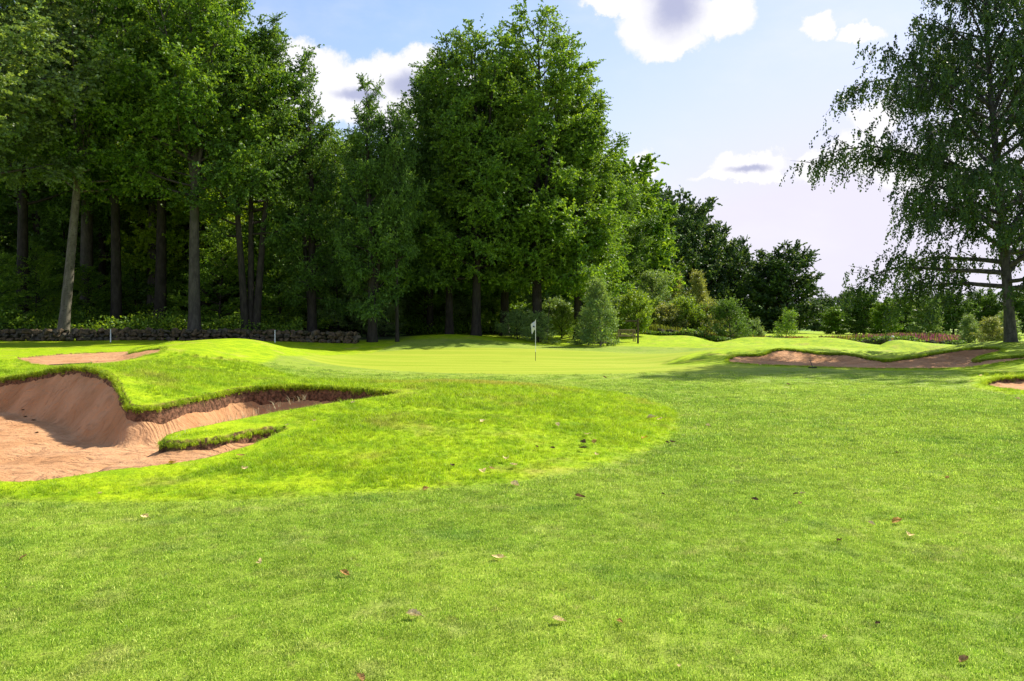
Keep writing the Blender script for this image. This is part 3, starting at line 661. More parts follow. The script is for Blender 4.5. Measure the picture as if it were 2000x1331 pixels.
# front of the wood, left to right (column of the foot, distance, height)
for a in [
 ('beech_tree', 'forest2', 45, 56, 25, 'dark trunk with a greyish lit streak, leftmost full trunk of the wood', 1.0, 0, 1.15, None, None),
 ('beech_tree', 'forest1', 122, 51, 25, 'pale mottled sunlit trunk leaning right behind the stone wall', 2.1, 5.5, .85, None, B_pale),
 ('beech_tree', 'forest2', 227, 57, 26, 'straight slim black trunk right of the pale leaning trunk', 3.3, .5, 1., None, None),
 ('beech_tree', 'forest1', 312, 58, 26, 'slim dark trunk midway between the first white stake and the stone wall end', 4.0, 1, 1.1, None, B_dark),
 ('beech_tree', 'forest1', 380, 51, 24, 'stout trunk close behind the wall with a sunlit right edge', 5.2, 0, 1.05, None, B_beech),
 ('beech_tree', 'multi', 488, 52.5, 20, 'cluster of three black stems rising from one foot behind the wall', .3, 0, 1.0, None, None),
 ('beech_tree', 'beech2', 610, 54, 17.5, 'dark forked tree behind the second white stake', 2.6, -1, .8, L_dark, None),
 ('beech_tree', 'beech2', 727, 50, 16.0, 'thick forked trunk at the right end of the stone wall', .2, 0, .78, L_dark, None),
 ('beech_tree', 'forest2', 776, 50, 14.0, 'very slender straight trunk just right of the thick forked one', 1.7, 0, .55, None, None),
 ('beech_tree', 'beech1', 878, 58, 21, 'slim tree rising behind the shaded mound left of the big central trunk', 3.9, 0, .9, L_dark, None),
 ('beech_tree', 'beech1', 930, 56, 21.3, 'tall dark central beech with a straight trunk on the shaded mound', .8, 0, 1.0, None, None),
 ('beech_tree', 'beech1', 1050, 57.5, 23.2, 'tallest beech against the sky, its trunk directly behind the flag', 2.9, 0, 1.05, None, None),
 ('beech_tree', 'beech1', 1128, 60, 19, 'beech with bright upswept branch tips at the right end of the central group', 5.0, 0, 1.05, None, None),
 ]:
    put(a[0], a[1], a[2], a[3], a[4], a[5], rz=a[6], lean=a[7], group=GL, wide=a[8], leafm=a[9], bark=a[10])
# near-left overhanging tree, and the trees whose crowns make the skyline behind the front row
for a in [
 ('beech_tree', 'forest1', -75, 44, 24, 'pale drooping foliage reaching in from the left edge of the picture', .4, 0, 1.25, L_grey, None),
 ('beech_tree', 'forest1', 170, 62, 29, 'crown filling the top left behind the pale leaning trunk', .4, 0, 1.2, None, None),
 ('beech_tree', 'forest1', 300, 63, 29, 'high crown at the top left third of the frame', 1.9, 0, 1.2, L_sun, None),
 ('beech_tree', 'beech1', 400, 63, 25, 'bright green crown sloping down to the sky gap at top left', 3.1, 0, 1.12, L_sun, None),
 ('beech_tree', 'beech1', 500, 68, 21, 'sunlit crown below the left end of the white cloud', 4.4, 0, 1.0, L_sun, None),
 ('beech_tree', 'beech1', 570, 72, 18.3, 'narrow crown rising left of the white cloud bank', 5.1, 0, .8, L_sun, None),
 ('beech_tree', 'beech1', 655, 76, 18, 'rounded crown under the white cloud between the two taller masses', .9, 0, .9, None, None),
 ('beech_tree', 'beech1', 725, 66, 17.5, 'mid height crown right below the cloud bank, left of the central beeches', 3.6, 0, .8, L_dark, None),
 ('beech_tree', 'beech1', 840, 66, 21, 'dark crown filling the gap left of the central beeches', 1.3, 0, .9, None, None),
 ('beech_tree', 'beech1', 985, 63, 22, 'crown between the two tallest central beeches', 5.9, 0, 1.0, None, None),
 ('beech_tree', 'beech1', 1100, 74, 22, 'crown behind the upswept beech, right of the tallest', 2.3, 0, 1.05, None, None),
 ('beech_tree', 'broad', 1185, 84, 17, 'rounded darker tree where the wood steps down to the right', 1.2, 0, 1.1, L_beech, None),
 ('beech_tree', 'broad', 1235, 96, 16.5, 'rounded tree beyond the step in the wood edge', 4.1, 0, 1.0, L_beech, None),
 ]:
    put(a[0], a[1], a[2], a[3], a[4], a[5], rz=a[6], lean=a[7], group='trees whose crowns close the wood behind the front row', wide=a[8], leafm=a[9], bark=a[10])
# deep wood: slender trunks and dark leaf masses that close the gaps
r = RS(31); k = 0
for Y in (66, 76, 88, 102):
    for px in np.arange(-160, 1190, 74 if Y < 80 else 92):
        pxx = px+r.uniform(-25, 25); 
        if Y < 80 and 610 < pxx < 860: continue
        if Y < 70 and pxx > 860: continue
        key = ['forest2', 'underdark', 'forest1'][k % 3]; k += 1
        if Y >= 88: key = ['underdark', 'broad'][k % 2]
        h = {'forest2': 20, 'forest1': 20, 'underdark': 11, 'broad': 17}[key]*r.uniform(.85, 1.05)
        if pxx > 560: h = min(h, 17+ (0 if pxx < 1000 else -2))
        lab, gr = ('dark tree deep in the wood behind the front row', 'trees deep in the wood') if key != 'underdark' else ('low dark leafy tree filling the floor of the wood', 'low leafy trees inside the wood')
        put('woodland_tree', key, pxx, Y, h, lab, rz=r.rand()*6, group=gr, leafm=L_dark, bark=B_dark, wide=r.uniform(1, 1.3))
# leafy undergrowth individuals at the wood edge
UL = [
 ('underdark', -10, 53, 5.0, 'leafy shrub at the left edge above the stone wall', L_beech),
 ('under', 70, 57, 5.5, 'sparse shrub between the two leftmost trunks', None),
 ('under', 175, 60, 4.2, 'low shrub right of the pale leaning trunk', None),
 ('under', 265, 63, 5.0, 'dark shrub between two slim black trunks', None),
 ('under', 345, 62, 4.5, 'shrub just left of the stout trunk with a sunlit edge', None),
 ('under', 430, 57, 6.5, 'sunlit shrub between the stout trunk and the three stemmed cluster', None),
 ('under', 545, 58, 7.0, 'bright shrub right of the three stemmed cluster', None),
 ('under', 660, 62, 6.0, 'pale ivy green shrub right of the forked tree', L_pale),
 ('under', 700, 70, 5.0, 'shrub seen past the right end of the wall', None),
 ('under', 830, 68, 6.0, 'leafy shrub behind the shaded mound', L_beech),
 ('under', 900, 70, 6.5, 'leafy shrub left of the big central trunk', L_beech),
 ('under', 985, 68, 6.0, 'leafy shrub right of the big central trunk', L_beech),
 ('under', 1085, 70, 6.5, 'light shrub between the flag and the grass path', L_pale),
 ('under', 1145, 72, 7.5, 'shrub behind the right side of the grass path', L_beech)]
for i, (key, px, Y, h, lab, lm) in enumerate(UL):
    put('woodland_shrub', key, px, Y, h, lab, cat='shrub', group='shrubs at the edge of the wood', rz=i*1.3, leafm=lm, wide=1.1)
for i, (px, Y, h) in enumerate([(560, 62, 2.6), (640, 70, 3.2), (668, 75, 4.5), (690, 80, 5), (705, 73, 2.6), (800, 70, 2.4), (838, 72, 2.2), (868, 70, 2.4), (905, 68, 2.2), (965, 66, 2.2), (1000, 67, 2.6), (1082, 66, 2.2)]):
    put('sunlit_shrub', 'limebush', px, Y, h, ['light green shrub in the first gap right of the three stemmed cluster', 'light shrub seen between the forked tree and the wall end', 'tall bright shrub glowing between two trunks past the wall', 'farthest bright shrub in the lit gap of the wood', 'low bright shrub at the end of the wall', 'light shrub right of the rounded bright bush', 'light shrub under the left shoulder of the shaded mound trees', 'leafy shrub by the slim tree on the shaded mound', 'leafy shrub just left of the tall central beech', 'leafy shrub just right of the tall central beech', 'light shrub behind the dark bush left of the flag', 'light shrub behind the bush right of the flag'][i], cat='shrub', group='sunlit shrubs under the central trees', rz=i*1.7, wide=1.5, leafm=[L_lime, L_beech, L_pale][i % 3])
put('lime_shrub', 'limebush', 1238, 61, 2.5, 'bright shrub standing right behind the wooden post', cat='bush', rz=.5, wide=1.1)
put('lime_shrub', 'limebush', 1212, 63, 2.2, 'pale shrub behind the slatted bench', cat='bush', rz=.9, wide=1.2, leafm=L_pale)
put('clipped_bush', 'roundbush', 750, 62, 3.2*.62, 'rounded bright green bush behind the sunlit strip of lawn', cat='bush', rz=1, wide=1.25, leafm=L_pale)
put('flowering_bush', 'bush', 1012, 54.5, 1.55, 'dark bush with pale leaf tips left of the flag', cat='bush', rz=2, wide=1.3)
put('flowering_bush', 'roundbush', 1052, 53.5, 1.6, 'round pale-speckled bush directly behind the flag pole', cat='bush', rz=3, wide=1.15, leafm=L_pale)
put('flowering_bush', 'bush', 1098, 60, 2.0, 'small bush beside the grass path, right of the flag', cat='bush', rz=1, leafm=L_lime)
put('aspen_sapling', 'aspen', 1172, 51, 3.8, 'tall pale green sapling clump left of the wooden post', cat='bush', rz=.4, wide=.85)
put('aspen_sapling', 'aspen', 1150, 52.5, 2.2, 'lower dark shoot on the left side of the pale sapling clump', cat='bush', rz=2.4, wide=1.3)
put('young_tree', 'aspen', 1145, 56, 2.0, 'low leafy shoot between the grass path and the sapling clump', cat='bush', rz=4.4, wide=1.2, leafm=L_lime)
# middle distance, right of the wood
MID = [
 ('small_tree', 'smalltree', 1276, 78, 5.6, 'small round crowned tree on a thin trunk right of the wooden post', 'tree', None, 1.2, .3),
 ('young_birch', 'youngbirch', 1318, 86, 6.2, 'left of the two slender yellowish birches', 'tree', None, 1.1, 1.0),
 ('young_birch', 'youngbirch', 1362, 86, 6.4, 'right of the two slender yellowish birches', 'tree', None, 1.1, 2.2),
 ('lime_shrub', 'limebush', 1240, 75, 3.4, 'yellow green shrub behind the wooden post', 'bush', None, 1.2, 0),
 ('lime_shrub', 'limebush', 1300, 74, 2.5, 'greyish green shrub under the left slender birch', 'bush', L_olive, 1.3, 1),
 ('lime_shrub', 'limebush', 1340, 74, 3.0, 'bright yellow green shrub between the slender birches', 'bush', None, 1.1, 2),
 ('lime_shrub', 'limebush', 1385, 75, 2.8, 'olive shrub between the right birch and the round bush', 'bush', L_olive, 1.2, 3),
 ('round_bush', 'roundbush', 1428, 64.5, 2.9, 'dark dome shaped bush with a sunlit right side', 'bush', L_dark, .95, 4),
 ('lime_shrub', 'limebush', 1472, 72, 1.7, 'small pale shrub right of the dome shaped bush', 'bush', L_pale, 1., 5),
 ('birch_sapling', 'sapling', 1537, 58, 2.3, 'thin sapling with a white stem in front of the dark wall', 'tree', None, 1.1, 5),
 ('oak_tree', 'broad', 1262, 112, 17.5, 'broad tree left of the tall open crowned one', 'tree', None, 1.0, .2),
 ('oak_tree', 'broad', 1332, 118, 18.0, 'tall open crowned tree whose branches show against the sky', 'tree', None, .95, 1.6),
 ('oak_tree', 'broad', 1382, 124, 16.0, 'tree on the falling right shoulder of the far group', 'tree', None, .9, 2.6),
 ('oak_tree', 'broad', 1445, 126, 12.5, 'lower tree in the gap left of the wide rounded oak', 'tree', None, .85, 3.6),
 ('oak_tree', 'broad', 1535, 112, 11.0, 'wide rounded oak standing out at the right end of the far group', 'tree', None, 1.25, 4.6),
 ('oak_tree', 'broad', 1495, 116, 10.0, 'left half companion of the wide rounded oak', 'tree', None, 1.1, .6),
 ('oak_tree', 'broad', 1612, 180, 7.5, 'hazy tree right behind the wide rounded oak', 'tree', None, 1.2, 1.1),
 ('oak_tree', 'broad', 1590, 150, 5.5, 'low tree at the foot of the wide rounded oak', 'tree', None, 1.5, 2.3),
 ('oak_tree', 'broad', 1632, 105, 3.2, 'small rounded tree below the far hedge', 'tree', L_beech, 1.6, 3.3),
 ('oak_tree', 'broad', 1688, 108, 5.6, 'dark rounded tree left of the drooping birch branches', 'tree', L_dark, 1.35, 4.3),
 ('oak_tree', 'broad', 1728, 100, 4.2, 'pale tree beside the dark rounded one', 'tree', L_beech, 1.3, 5.3),
 ('oak_tree', 'broad', 1762, 110, 5.0, 'dark tree under the tips of the birch branches', 'tree', L_dark, 1.5, .9),
 ('oak_tree', 'broad', 1812, 84, 4.2, 'pale leafy tree behind the purple flowers', 'tree', L_pale, 1.15, 1.9),
 ('oak_tree', 'broad', 1862, 112, 5.6, 'left of the dark trees behind the birch trunk', 'tree', L_dark, 1.5, 2.9),
 ('oak_tree', 'broad', 1922, 115, 5.8, 'middle of the dark trees behind the birch trunk', 'tree', L_dark, 1.5, 3.9),
 ('oak_tree', 'broad', 1985, 112, 5.6, 'rightmost of the dark trees behind the birch trunk', 'tree', L_dark, 1.5, 4.9),
 ('oak_tree', 'broad', 2060, 112, 5.6, 'dark tree at the right edge beyond the birch', 'tree', L_dark, 1.5, 5.9),
 ('oak_tree', 'broad', 1648, 420, 13, 'single far tree on the hill crest', 'tree', None, 1.3, 0),
 ('young_bush', 'aspen', 1895, 62, 2.3, 'narrow pale bush left of the birch trunk', 'bush', L_pale, 1.1, 1),
 ('young_bush', 'aspen', 1937, 60, 2.1, 'bushy olive sapling beside the birch trunk', 'bush', L_olive, 1.7, 2),
 ('young_bush', 'aspen', 1962, 66, 2.6, 'pale sapling just behind the birch trunk', 'bush', L_pale, 1.3, 3),
]
for nm, key, px, Y, h, lab, cat, lm, wd, rz in MID:
    put(nm, key, px, Y, h, lab, cat=cat, group=None, rz=rz, wide=wd, leafm=lm)
r = RS(61)
for i in range(16):                                        # low far hedgerow trees down to the horizon
    px = 1385+i*42+r.uniform(-12, 12); Y = r.uniform(190, 300)
    put('hedgerow_tree', 'broad', px, Y, r.uniform(5, 9), 'far hedgerow tree low on the horizon behind the field', rz=r.rand()*6, group='far hedgerow trees', wide=1.6, leafm=L_far)
put('birch_tree', 'birch', 1974, 39, 22, 'large silver birch with drooping branches at the right edge', rz=.9, lean=-3.5, wide=1.0)

def leaf_clump(name, cx, cy, sx, n, h, size, m, label, seed, cat='undergrowth', xr=None, fn=None):
    r = RS(seed); x, y = fn(r, n); z = turf(x, y)
    hh = h*(.5+vnoise(x*.6, y*.6)+.35)*r.rand(n)**.7
    c = np.stack([x, y, z+hh], -1); ax = nrm(r.normal(0, 1, (n, 3))+UP*.4); no = nrm(UP*.8+r.normal(0, .6, (n, 3))); bx = nrm(np.cross(no, ax)); s = size*(.6+.8*r.rand(n, 1))
    V = np.stack([c-ax*s*.5, c+bx*s*.33, c+ax*s*.5, c-bx*s*.33], 1).reshape(-1, 3)
    me = mesh_np(name, V, np.arange(n*4).reshape(n, 4), m)
    at = me.attributes.new('tone', 'FLOAT', 'POINT'); at.data.foreach_set('value', np.repeat(r.rand(n), 4).astype(np.float32))
    o = link(name, me); tag(o, label, cat, kind='stuff'); return o
leaf_clump('undergrowth', 0, 0, 0, 60000, 1.5, .15, L_beech, 'brambles and saplings on the floor of the wood behind the stone wall', 71,
    fn=lambda r, n: (lambda y: ((r.uniform(-80, 590, n)-1000)/F*y, y))(r.uniform(51.2, 76, n)))
leaf_clump('undergrowth', 0, 0, 0, 30000, 1.3, .15, L_beech, 'low leafy cover under the central beeches', 72,
    fn=lambda r, n: (lambda y: ((r.uniform(780, 1180, n)-1000)/F*y, y))(r.uniform(64, 80, n)))
# ------------------------------------------------------------------ stone walls
def stone_mesh(seed, m):
    r = random.Random(seed); bm = bmesh.new()
    for i in range(15):
        v = Vector((r.gauss(0, 1), r.gauss(0, 1), r.gauss(0, 1))).normalized()
        v = Vector([math.copysign(abs(c)**.7, c) for c in v])
        bm.verts.new((v.x*.5, v.y*.42, v.z*.40))
    h = bmesh.ops.convex_hull(bm, input=bm.verts)
    bmesh.ops.delete(bm, geom=[g for g in h['geom_interior'] if isinstance(g, bmesh.types.BMVert)], context='VERTS')
    me = bpy.data.meshes.new('stone'); bm.to_mesh(me); bm.free(); me.materials.append(m); return me
m_stone = simple('field_stone', (.15, .105, .06), (.055, .045, .028), 2.2, .9, .15, .5)
m_stone2 = simple('field_stone_grey', (.12, .10, .075), (.045, .042, .03), 2.6, .9, .15, .5)
m_moss = simple('mossy_stone', (.07, .065, .035), (.035, .04, .018), 3, .95, .1, .5)
SM = [stone_mesh(s, [m_stone, m_stone2, m_stone][s % 3]) for s in range(12)]; SMd = [stone_mesh(s+50, m_moss) for s in range(6)]
def wall(path, label, n_parts, size, hgt, seed, meshes, rubble_n, group=None):
    r = RS(seed); P = np.array(path); L = np.linalg.norm(np.diff(P, axis=0), axis=1); tot = L.sum(); cl = np.concatenate([[0], np.cumsum(L)])
    pos = lambda s: np.array([np.interp(s, cl, P[:, 0]), np.interp(s, cl, P[:, 1])])
    mid = pos(tot/2); root = empty('stone_wall', (mid[0], mid[1], zt(*mid)), label, 'wall', group)
    base = Vector(root.location); made = 0
    rows_ = max(2, int(round(hgt/(size*.62)))); 
    for row in range(rows_):
        s = r.rand()*size
        while s < tot and made < n_parts:
            q = pos(s); w_ = size*r.uniform(.65, 1.35); hh = size*r.uniform(.55, .95)
            if row == rows_-1: hh *= r.uniform(.8, 1.7)
            z = zt(q[0], q[1])+row*size*.62+size*.22
            o = link('stone', meshes[r.randint(len(meshes))], root, Vector((q[0]+r.normal(0, .03), q[1]-.22+row*.05+r.normal(0, .04), z))-base)
            o.rotation_euler = (r.normal(0, .25), r.normal(0, .3), r.rand()*6.28); o.scale = (w_*1.1, w_*1.1, hh*1.25); made += 1
            s += w_*.84
    V = []; Fc = []; n = 0
    for i in range(rubble_n):
        s = r.rand()*tot; q = pos(s); me = meshes[r.randint(len(meshes))]
        M = Matrix.Translation((q[0]+r.normal(0, .06), q[1]+r.uniform(-.05, .35), zt(q[0], q[1])+r.uniform(0, hgt*.86)))@Matrix.Rotation(r.rand()*6.28, 4, 'Z')@Matrix.Diagonal((size*r.uniform(.5, 1.1), size*r.uniform(.5, 1.1), size*r.uniform(.4, .9), 1))
        co_ = np.array([v.co[:] for v in me.vertices]); R4 = np.array(M); V.append(co_@R4[:3, :3].T+R4[:3, 3]-np.array(base)); 
        Fc.append(np.array([p.vertices[:] for p in me.polygons])+n); n += len(co_)
    if rubble_n: o = link('rubble', mesh_np('rubble', np.concatenate(V), np.concatenate(Fc), m_moss), root); o['kind'] = 'stuff'
    return root
def pxp(l): return [((px-1000)/F*Y, Y) for px, Y in l]
wall(pxp([(-40, 50), (120, 49.4), (260, 49.8), (380, 49.2), (480, 49.6), (590, 49.5), (700, 49.0)]), 'low dry stone wall of brown field stones along the foot of the wood', 300, .38, .74, 5, SM, 900)
wall(pxp([(1285, 66), (1420, 62), (1560, 61), (1700, 60.5), (1870, 60)]), 'dark far dry stone wall behind the mounds on the right', 130, .45, .62, 6, SMd, 500)
wall(pxp([(225, 74), (300, 73.5), (372, 74)]), 'mossy wall fragment deep inside the wood', 24, .5, .8, 8, SMd, 60)

# ------------------------------------------------------------------ tall flowers and rough herbage behind the far wall
def spikes(name, n, px0, px1, Y0, Y1, h, wid, m, label, cat, seed, top=None, mtop=None):
    r = RS(seed); y = r.uniform(Y0, Y1, n); x = (r.uniform(px0, px1, n)-1000)/F*y; z = turf(x, y); hh = h*r.uniform(.6, 1.15, n)*(.85+.5*vnoise(x*.4, y*.4)); a = r.rand(n)*3.14
    dx, dy = np.cos(a)*wid, np.sin(a)*wid; lx, ly = r.normal(0, .1, n)*hh, r.normal(0, .1, n)*hh
    def quad(z0, z1, w0, w1): return np.stack([np.stack([x-dx*w0+lx*z0/hh, y-dy*w0+ly*z0/hh, z+z0], -1), np.stack([x+dx*w0+lx*z0/hh, y+dy*w0+ly*z0/hh, z+z0], -1), np.stack([x+dx*w1+lx*z1/hh, y+dy*w1+ly*z1/hh, z+z1], -1), np.stack([x-dx*w1+lx*z1/hh, y-dy*w1+ly*z1/hh, z+z1], -1)], 1).reshape(-1, 3)
    sp = .72 if top else 1.0
    V = quad(np.zeros(n), hh*sp, 1, .7); Fq = np.arange(n*4).reshape(n, 4); mi = np.zeros(n)
    if top:
        V = np.concatenate([V, quad(hh*.68, hh, 1.3, .25)]); Fq = np.arange(2*n*4).reshape(2*n, 4); mi = np.concatenate([mi, (r.rand(n) < top).astype(float)])
    me = mesh_np(name, V, Fq, [m, mtop or m], midx=mi); at = me.attributes.new('tone', 'FLOAT', 'POINT'); at.data.foreach_set('value', np.repeat(r.rand(len(V)//4), 4).astype(np.float32))
    return tag(link(name, me), label, cat, kind='stuff')
m_rust = leaf_mat('rusty_herbage', (.16, .125, .05), (.21, .15, .07), .3, .2, (.24, .13, .06)); m_purple = leaf_mat('purple_flower', (.22, .06, .19), (.28, .09, .24), .3, .2, (.36, .14, .30))
m_hedge = leaf_mat('flower_stems', (.09, .13, .03), (.13, .16, .04), .4, .2)
spikes('rough_herbage', 13000, 1325, 1740, 64.5, 73, .70, .03, m_rust, 'rusty brown tall grass and dock behind the far wall', 'herbage', 3)
spikes('rough_herbage', 9000, 1262, 1470, 66, 74, .9, .03, m_hedge, 'green tall grass at the foot of the slender birches', 'herbage', 4)
spikes('fireweed', 9000, 1690, 1882, 62.5, 68, .95, .035, m_hedge, 'band of purple fireweed in flower behind the far wall', 'flowers', 5, .5, m_purple)
spikes('fireweed', 3200, 1600, 1740, 64, 70, 1.0, .03, m_hedge, 'thin left end of the flower band mixed with rusty grass', 'flowers', 6, .18, m_purple)
leaf_clump('hedge_growth', 0, 0, 0, 16000, .75, .12, L_dark, 'dark creeping growth along the far wall', 73, fn=lambda r, n: (lambda p: ((p-1000)/F*np.interp(p, [1285, 1420, 1870], [65.5, 61.5, 59.6])+0*p, np.interp(p, [1285, 1420, 1870], [65.5, 61.5, 59.6])+r.uniform(-.2, .8, n)))(r.uniform(1265, 1885, n)))

# ------------------------------------------------------------------ things on the course
m_white = simple('white_paint', (.80, .80, .78), (.70, .70, .68), 6); m_black = simple('black_paint', (.02, .02, .02), (.03, .03, .03), 6)
m_wood = simple('weathered_wood', (.10, .075, .05), (.05, .038, .026), 9, .85, .2, .4, (1, 1, .15)); m_slat = simple('bench_wood', (.30, .23, .15), (.18, .13, .085), 9, .8, .2, .3)
m_flag = simple('flag_cloth', (.55, .56, .60), (.45, .46, .52), 3); m_navy = simple('navy_print', (.03, .035, .07)); m_cup = simple('cup_liner', (.5, .5, .5))
X, Y = (1046-1000)/F*38, 38.0; fz = zt(X, Y)
fl = empty('golf_flag', (X, Y, fz), 'white flag on its thin pole standing on the green', 'flag'); fl.scale = (.85, .85, 1)
bmobj('pole', lambda bm: rod(bm, (0, 0, .42), (0, 0, 1.93), .013, .011), m_white, fl)
bmobj('pole_foot', lambda bm: rod(bm, (0, 0, -.1), (0, 0, .42), .014, .014), m_black, fl)['label'] = 'black lower length of the pole'
def cloth(bm):
    n, k = 12, 9
    g = [[bm.verts.new((-.01-.26*u*(1-.25*v), .05*math.sin(u*7+v*3)*u+.03*math.sin(v*9)*u, 1.91-.44*v-.16*u+ .05*math.sin(u*5)*v)) for v in [j/(k-1) for j in range(k)]] for u in [i/(n-1) for i in range(n)]]
    for i in range(n-1):
        for j in range(k-1): bm.faces.new((g[i][j], g[i+1][j], g[i+1][j+1], g[i][j+1]))
c_ = bmobj('flag_cloth', cloth, m_flag, fl, True); sd_ = c_.modifiers.new('t', 'SOLIDIFY'); sd_.thickness = .004
bmobj('emblem', lambda bm: box(bm, (-.10, -.055, 1.63), (.10, .006, .06), Matrix.Rotation(.4, 3, 'Y')), m_navy, c_)
bmobj('knob', lambda bm: bmesh.ops.create_uvsphere(bm, u_segments=8, v_segments=6, radius=.018, matrix=Matrix.Translation((0, 0, 1.94))), m_white, fl)
def stake(px, Y, h, lab):
    X = (px-1000)/F*Y; e = empty('marker_stake', (X, Y, zt(X, Y)), lab, 'stake', 'white marker stakes by the stone wall')
    bmobj('post', lambda bm: rod(bm, (0, 0, -.1), (0, 0, h), .035, .03, 8), m_white, e); bmobj('cap', lambda bm: rod(bm, (0, 0, h), (0, 0, h+.03), .034, .012, 8), m_white, e)
stake(216, 47.6, .74, 'white stake in front of the wall near the pale leaning trunk'); stake(537, 47.8, .72, 'white stake in front of the wall right of the three stemmed cluster')
# post with an arm
Y = 54.0; X = (1246-1000)/F*Y; e = empty('wooden_post', (X, Y, zt(X, Y)), 'dark wooden post with a short arm beside the bench', 'post')
hp = EYE-(624-HZ)/F*Y-zt(X, Y)
bmobj('upright', lambda bm: box(bm, (0, 0, hp/2-.1), (.12, .12, hp+.2), bev=.012), m_wood, e); bmobj('arm', lambda bm: box(bm, (-.42, 0, hp-.12), (.84, .09, .10), bev=.01), m_wood, e)
bmobj('brace', lambda bm: rod(bm, (-.05, 0, hp-.5), (-.30, 0, hp-.15), .025), m_wood, e); bmobj('cap', lambda bm: box(bm, (.02, 0, hp+.02), (.2, .17, .04), bev=.01), m_wood, e)
# bench seen from behind
Y = 55.5; X = (1224-1000)/F*Y; e = empty('garden_bench', (X, Y, zt(X, Y)+.0), 'slatted wooden bench seen from behind left of the post', 'bench'); e.rotation_euler = (0, 0, .12)
for sx in (-.6, .6):
    for yy, hh in ((.0, .86), (.46, .56)): bmobj('leg', lambda bm: box(bm, (sx, yy, hh/2-.05), (.06, .06, hh+.1), bev=.006), m_slat, e)
    bmobj('armrest', lambda bm: box(bm, (sx, .23, .60), (.07, .54, .04), bev=.008), m_slat, e)
for i in range(4): bmobj('seat_slat', lambda bm: box(bm, (0, .07+i*.115, .42), (1.14, .095, .025), bev=.004), m_slat, e)
bmobj('top_rail', lambda bm: box(bm, (0, -.01, .86), (1.22, .05, .075), bev=.008), m_slat, e); bmobj('lower_rail', lambda bm: box(bm, (0, 0, .48), (1.14, .04, .05)), m_slat, e)
for i in range(11): bmobj('back_slat', lambda bm: box(bm, (-.5+i*.1, 0, .665), (.045, .022, .33), bev=.003), m_slat, e)
# slender pale leaning pole of a dead stem
bl = empty('dead_stem', ((1068-1000)/F*58, 58, zt((1068-1000)/F*58, 58)), 'thin pale bare stem leaning in front of the trunk behind the flag', 'stem')
W_ = Wood(); W_.tube([(0, 0, -.2), (.05, 0, .8), (.12, .02, 1.7), (.22, 0, 2.8)], [.05, .042, .035, .02], 7); link('stem', W_.mesh('stem', B_pale), bl)
# rakes
def rakeobj(p, q, lab, L=1.7, headw=.6):
    p = Vector(p); q = Vector(q); d = (q-p).normalized(); e = empty('bunker_rake', p, lab, 'rake'); side = d.cross(Vector((0, 0, 1))).normalized()
    bmobj('handle', lambda bm: rod(bm, (0, 0, 0), d*L, .016, .014), m_black, e)
    hd = bmobj('head', lambda bm: rod(bm, d*L-side*headw/2, d*L+side*headw/2, .022, .022), m_black, e)
    for i in range(9): bmobj('tine', lambda bm: rod(bm, d*L+side*headw*(i/8-.5), d*L+side*headw*(i/8-.5)+Vector((0, 0, -.08)), .006, .003, 5), m_black, hd)
x1, y1 = (1586-1000)/F*30.4, 30.4; x0, y0 = (1592-1000)/F*30.9, 31.0
rakeobj((x1+.12, y1+.5, zt(x1, y1)+.27), (x1-.1, y1-.35, zt(x1, y1)+.03), 'black bunker rake lying on the near lip of the long right bunker', .85, .3)
x1, y1 = (95-1000)/F*23.4, 23.4
rakeobj((x1, y1, zt(x1, y1)+.06), (x1+.9, y1+.45, zt(x1, y1)+.10), 'dark rake at the edge of the small left bunker', 1.1, .45)
# bottom left trap edge: person behind the mound
X, Y = (1742-1000)/F*56, 56.0; zp = EYE-(657.5-HZ)/F*Y-1.72
pe = empty('person', (X, Y, zp), 'person in a blue shirt and pale cap, half hidden behind a grassy mound', 'person')
m_skin = simple('skin', (.45, .27, .19), (.42, .25, .17)); m_shirt = simple('blue_shirt', (.06, .13, .30), (.05, .10, .24)); m_trou = simple('dark_trousers', (.03, .035, .05)); m_cap = simple('pale_cap', (.6, .62, .6))
def skin_mesh(name, verts, edges, radii, m, parent, root=0):
    me = bpy.data.meshes.new(name); me.from_pydata(verts, edges, []); me.materials.append(m); o = link(name, me, parent)
    sk = o.modifiers.new('skin', 'SKIN'); sv = me.skin_vertices[0].data if me.skin_vertices else None
    if sv is None:
        bmm = bmesh.new(); bmm.from_mesh(me); bmm.verts.layers.skin.verify(); bmm.to_mesh(me); bmm.free(); sv = me.skin_vertices[0].data
    for i, rr in enumerate(radii): sv[i].radius = (rr, rr) if not isinstance(rr, tuple) else rr
    sv[root].use_root = True
    ss_ = o.modifiers.new('sub', 'SUBSURF'); ss_.levels = ss_.render_levels = 2; sk.use_smooth_shade = True; return o
bv = [(0, 0, .92), (0, -.02, 1.12), (0, -.03, 1.34), (0, -.04, 1.47), (0, -.06, 1.56), (0, -.08, 1.66),
      (.19, -.03, 1.40), (.25, -.08, 1.14), (.20, -.30, 1.0), (.17, -.37, .97), (-.19, -.03, 1.40), (-.25, -.08, 1.14), (-.20, -.30, 1.0), (-.17, -.37, .97),
      (.10, 0, .86), (.12, -.03, .48), (.12, .02, .08), (.12, -.15, .03), (-.10, 0, .86), (-.12, -.05, .48), (-.12, .0, .08), (-.12, -.17, .03)]
be = [(0, 1), (1, 2), (2, 3), (3, 4), (4, 5), (2, 6), (6, 7), (7, 8), (8, 9), (2, 10), (10, 11), (11, 12), (12, 13), (0, 14), (14, 15), (15, 16), (16, 17), (0, 18), (18, 19), (19, 20), (20, 21)]
br = [(.16, .12), (.15, .11), (.17, .11), .06, .09, .095, .065, .045, .035, .04, .065, .045, .035, .04, .09, .06, .045, .04, .09, .06, .045, .04]
skin_mesh('body', bv, be, br, m_skin, pe)
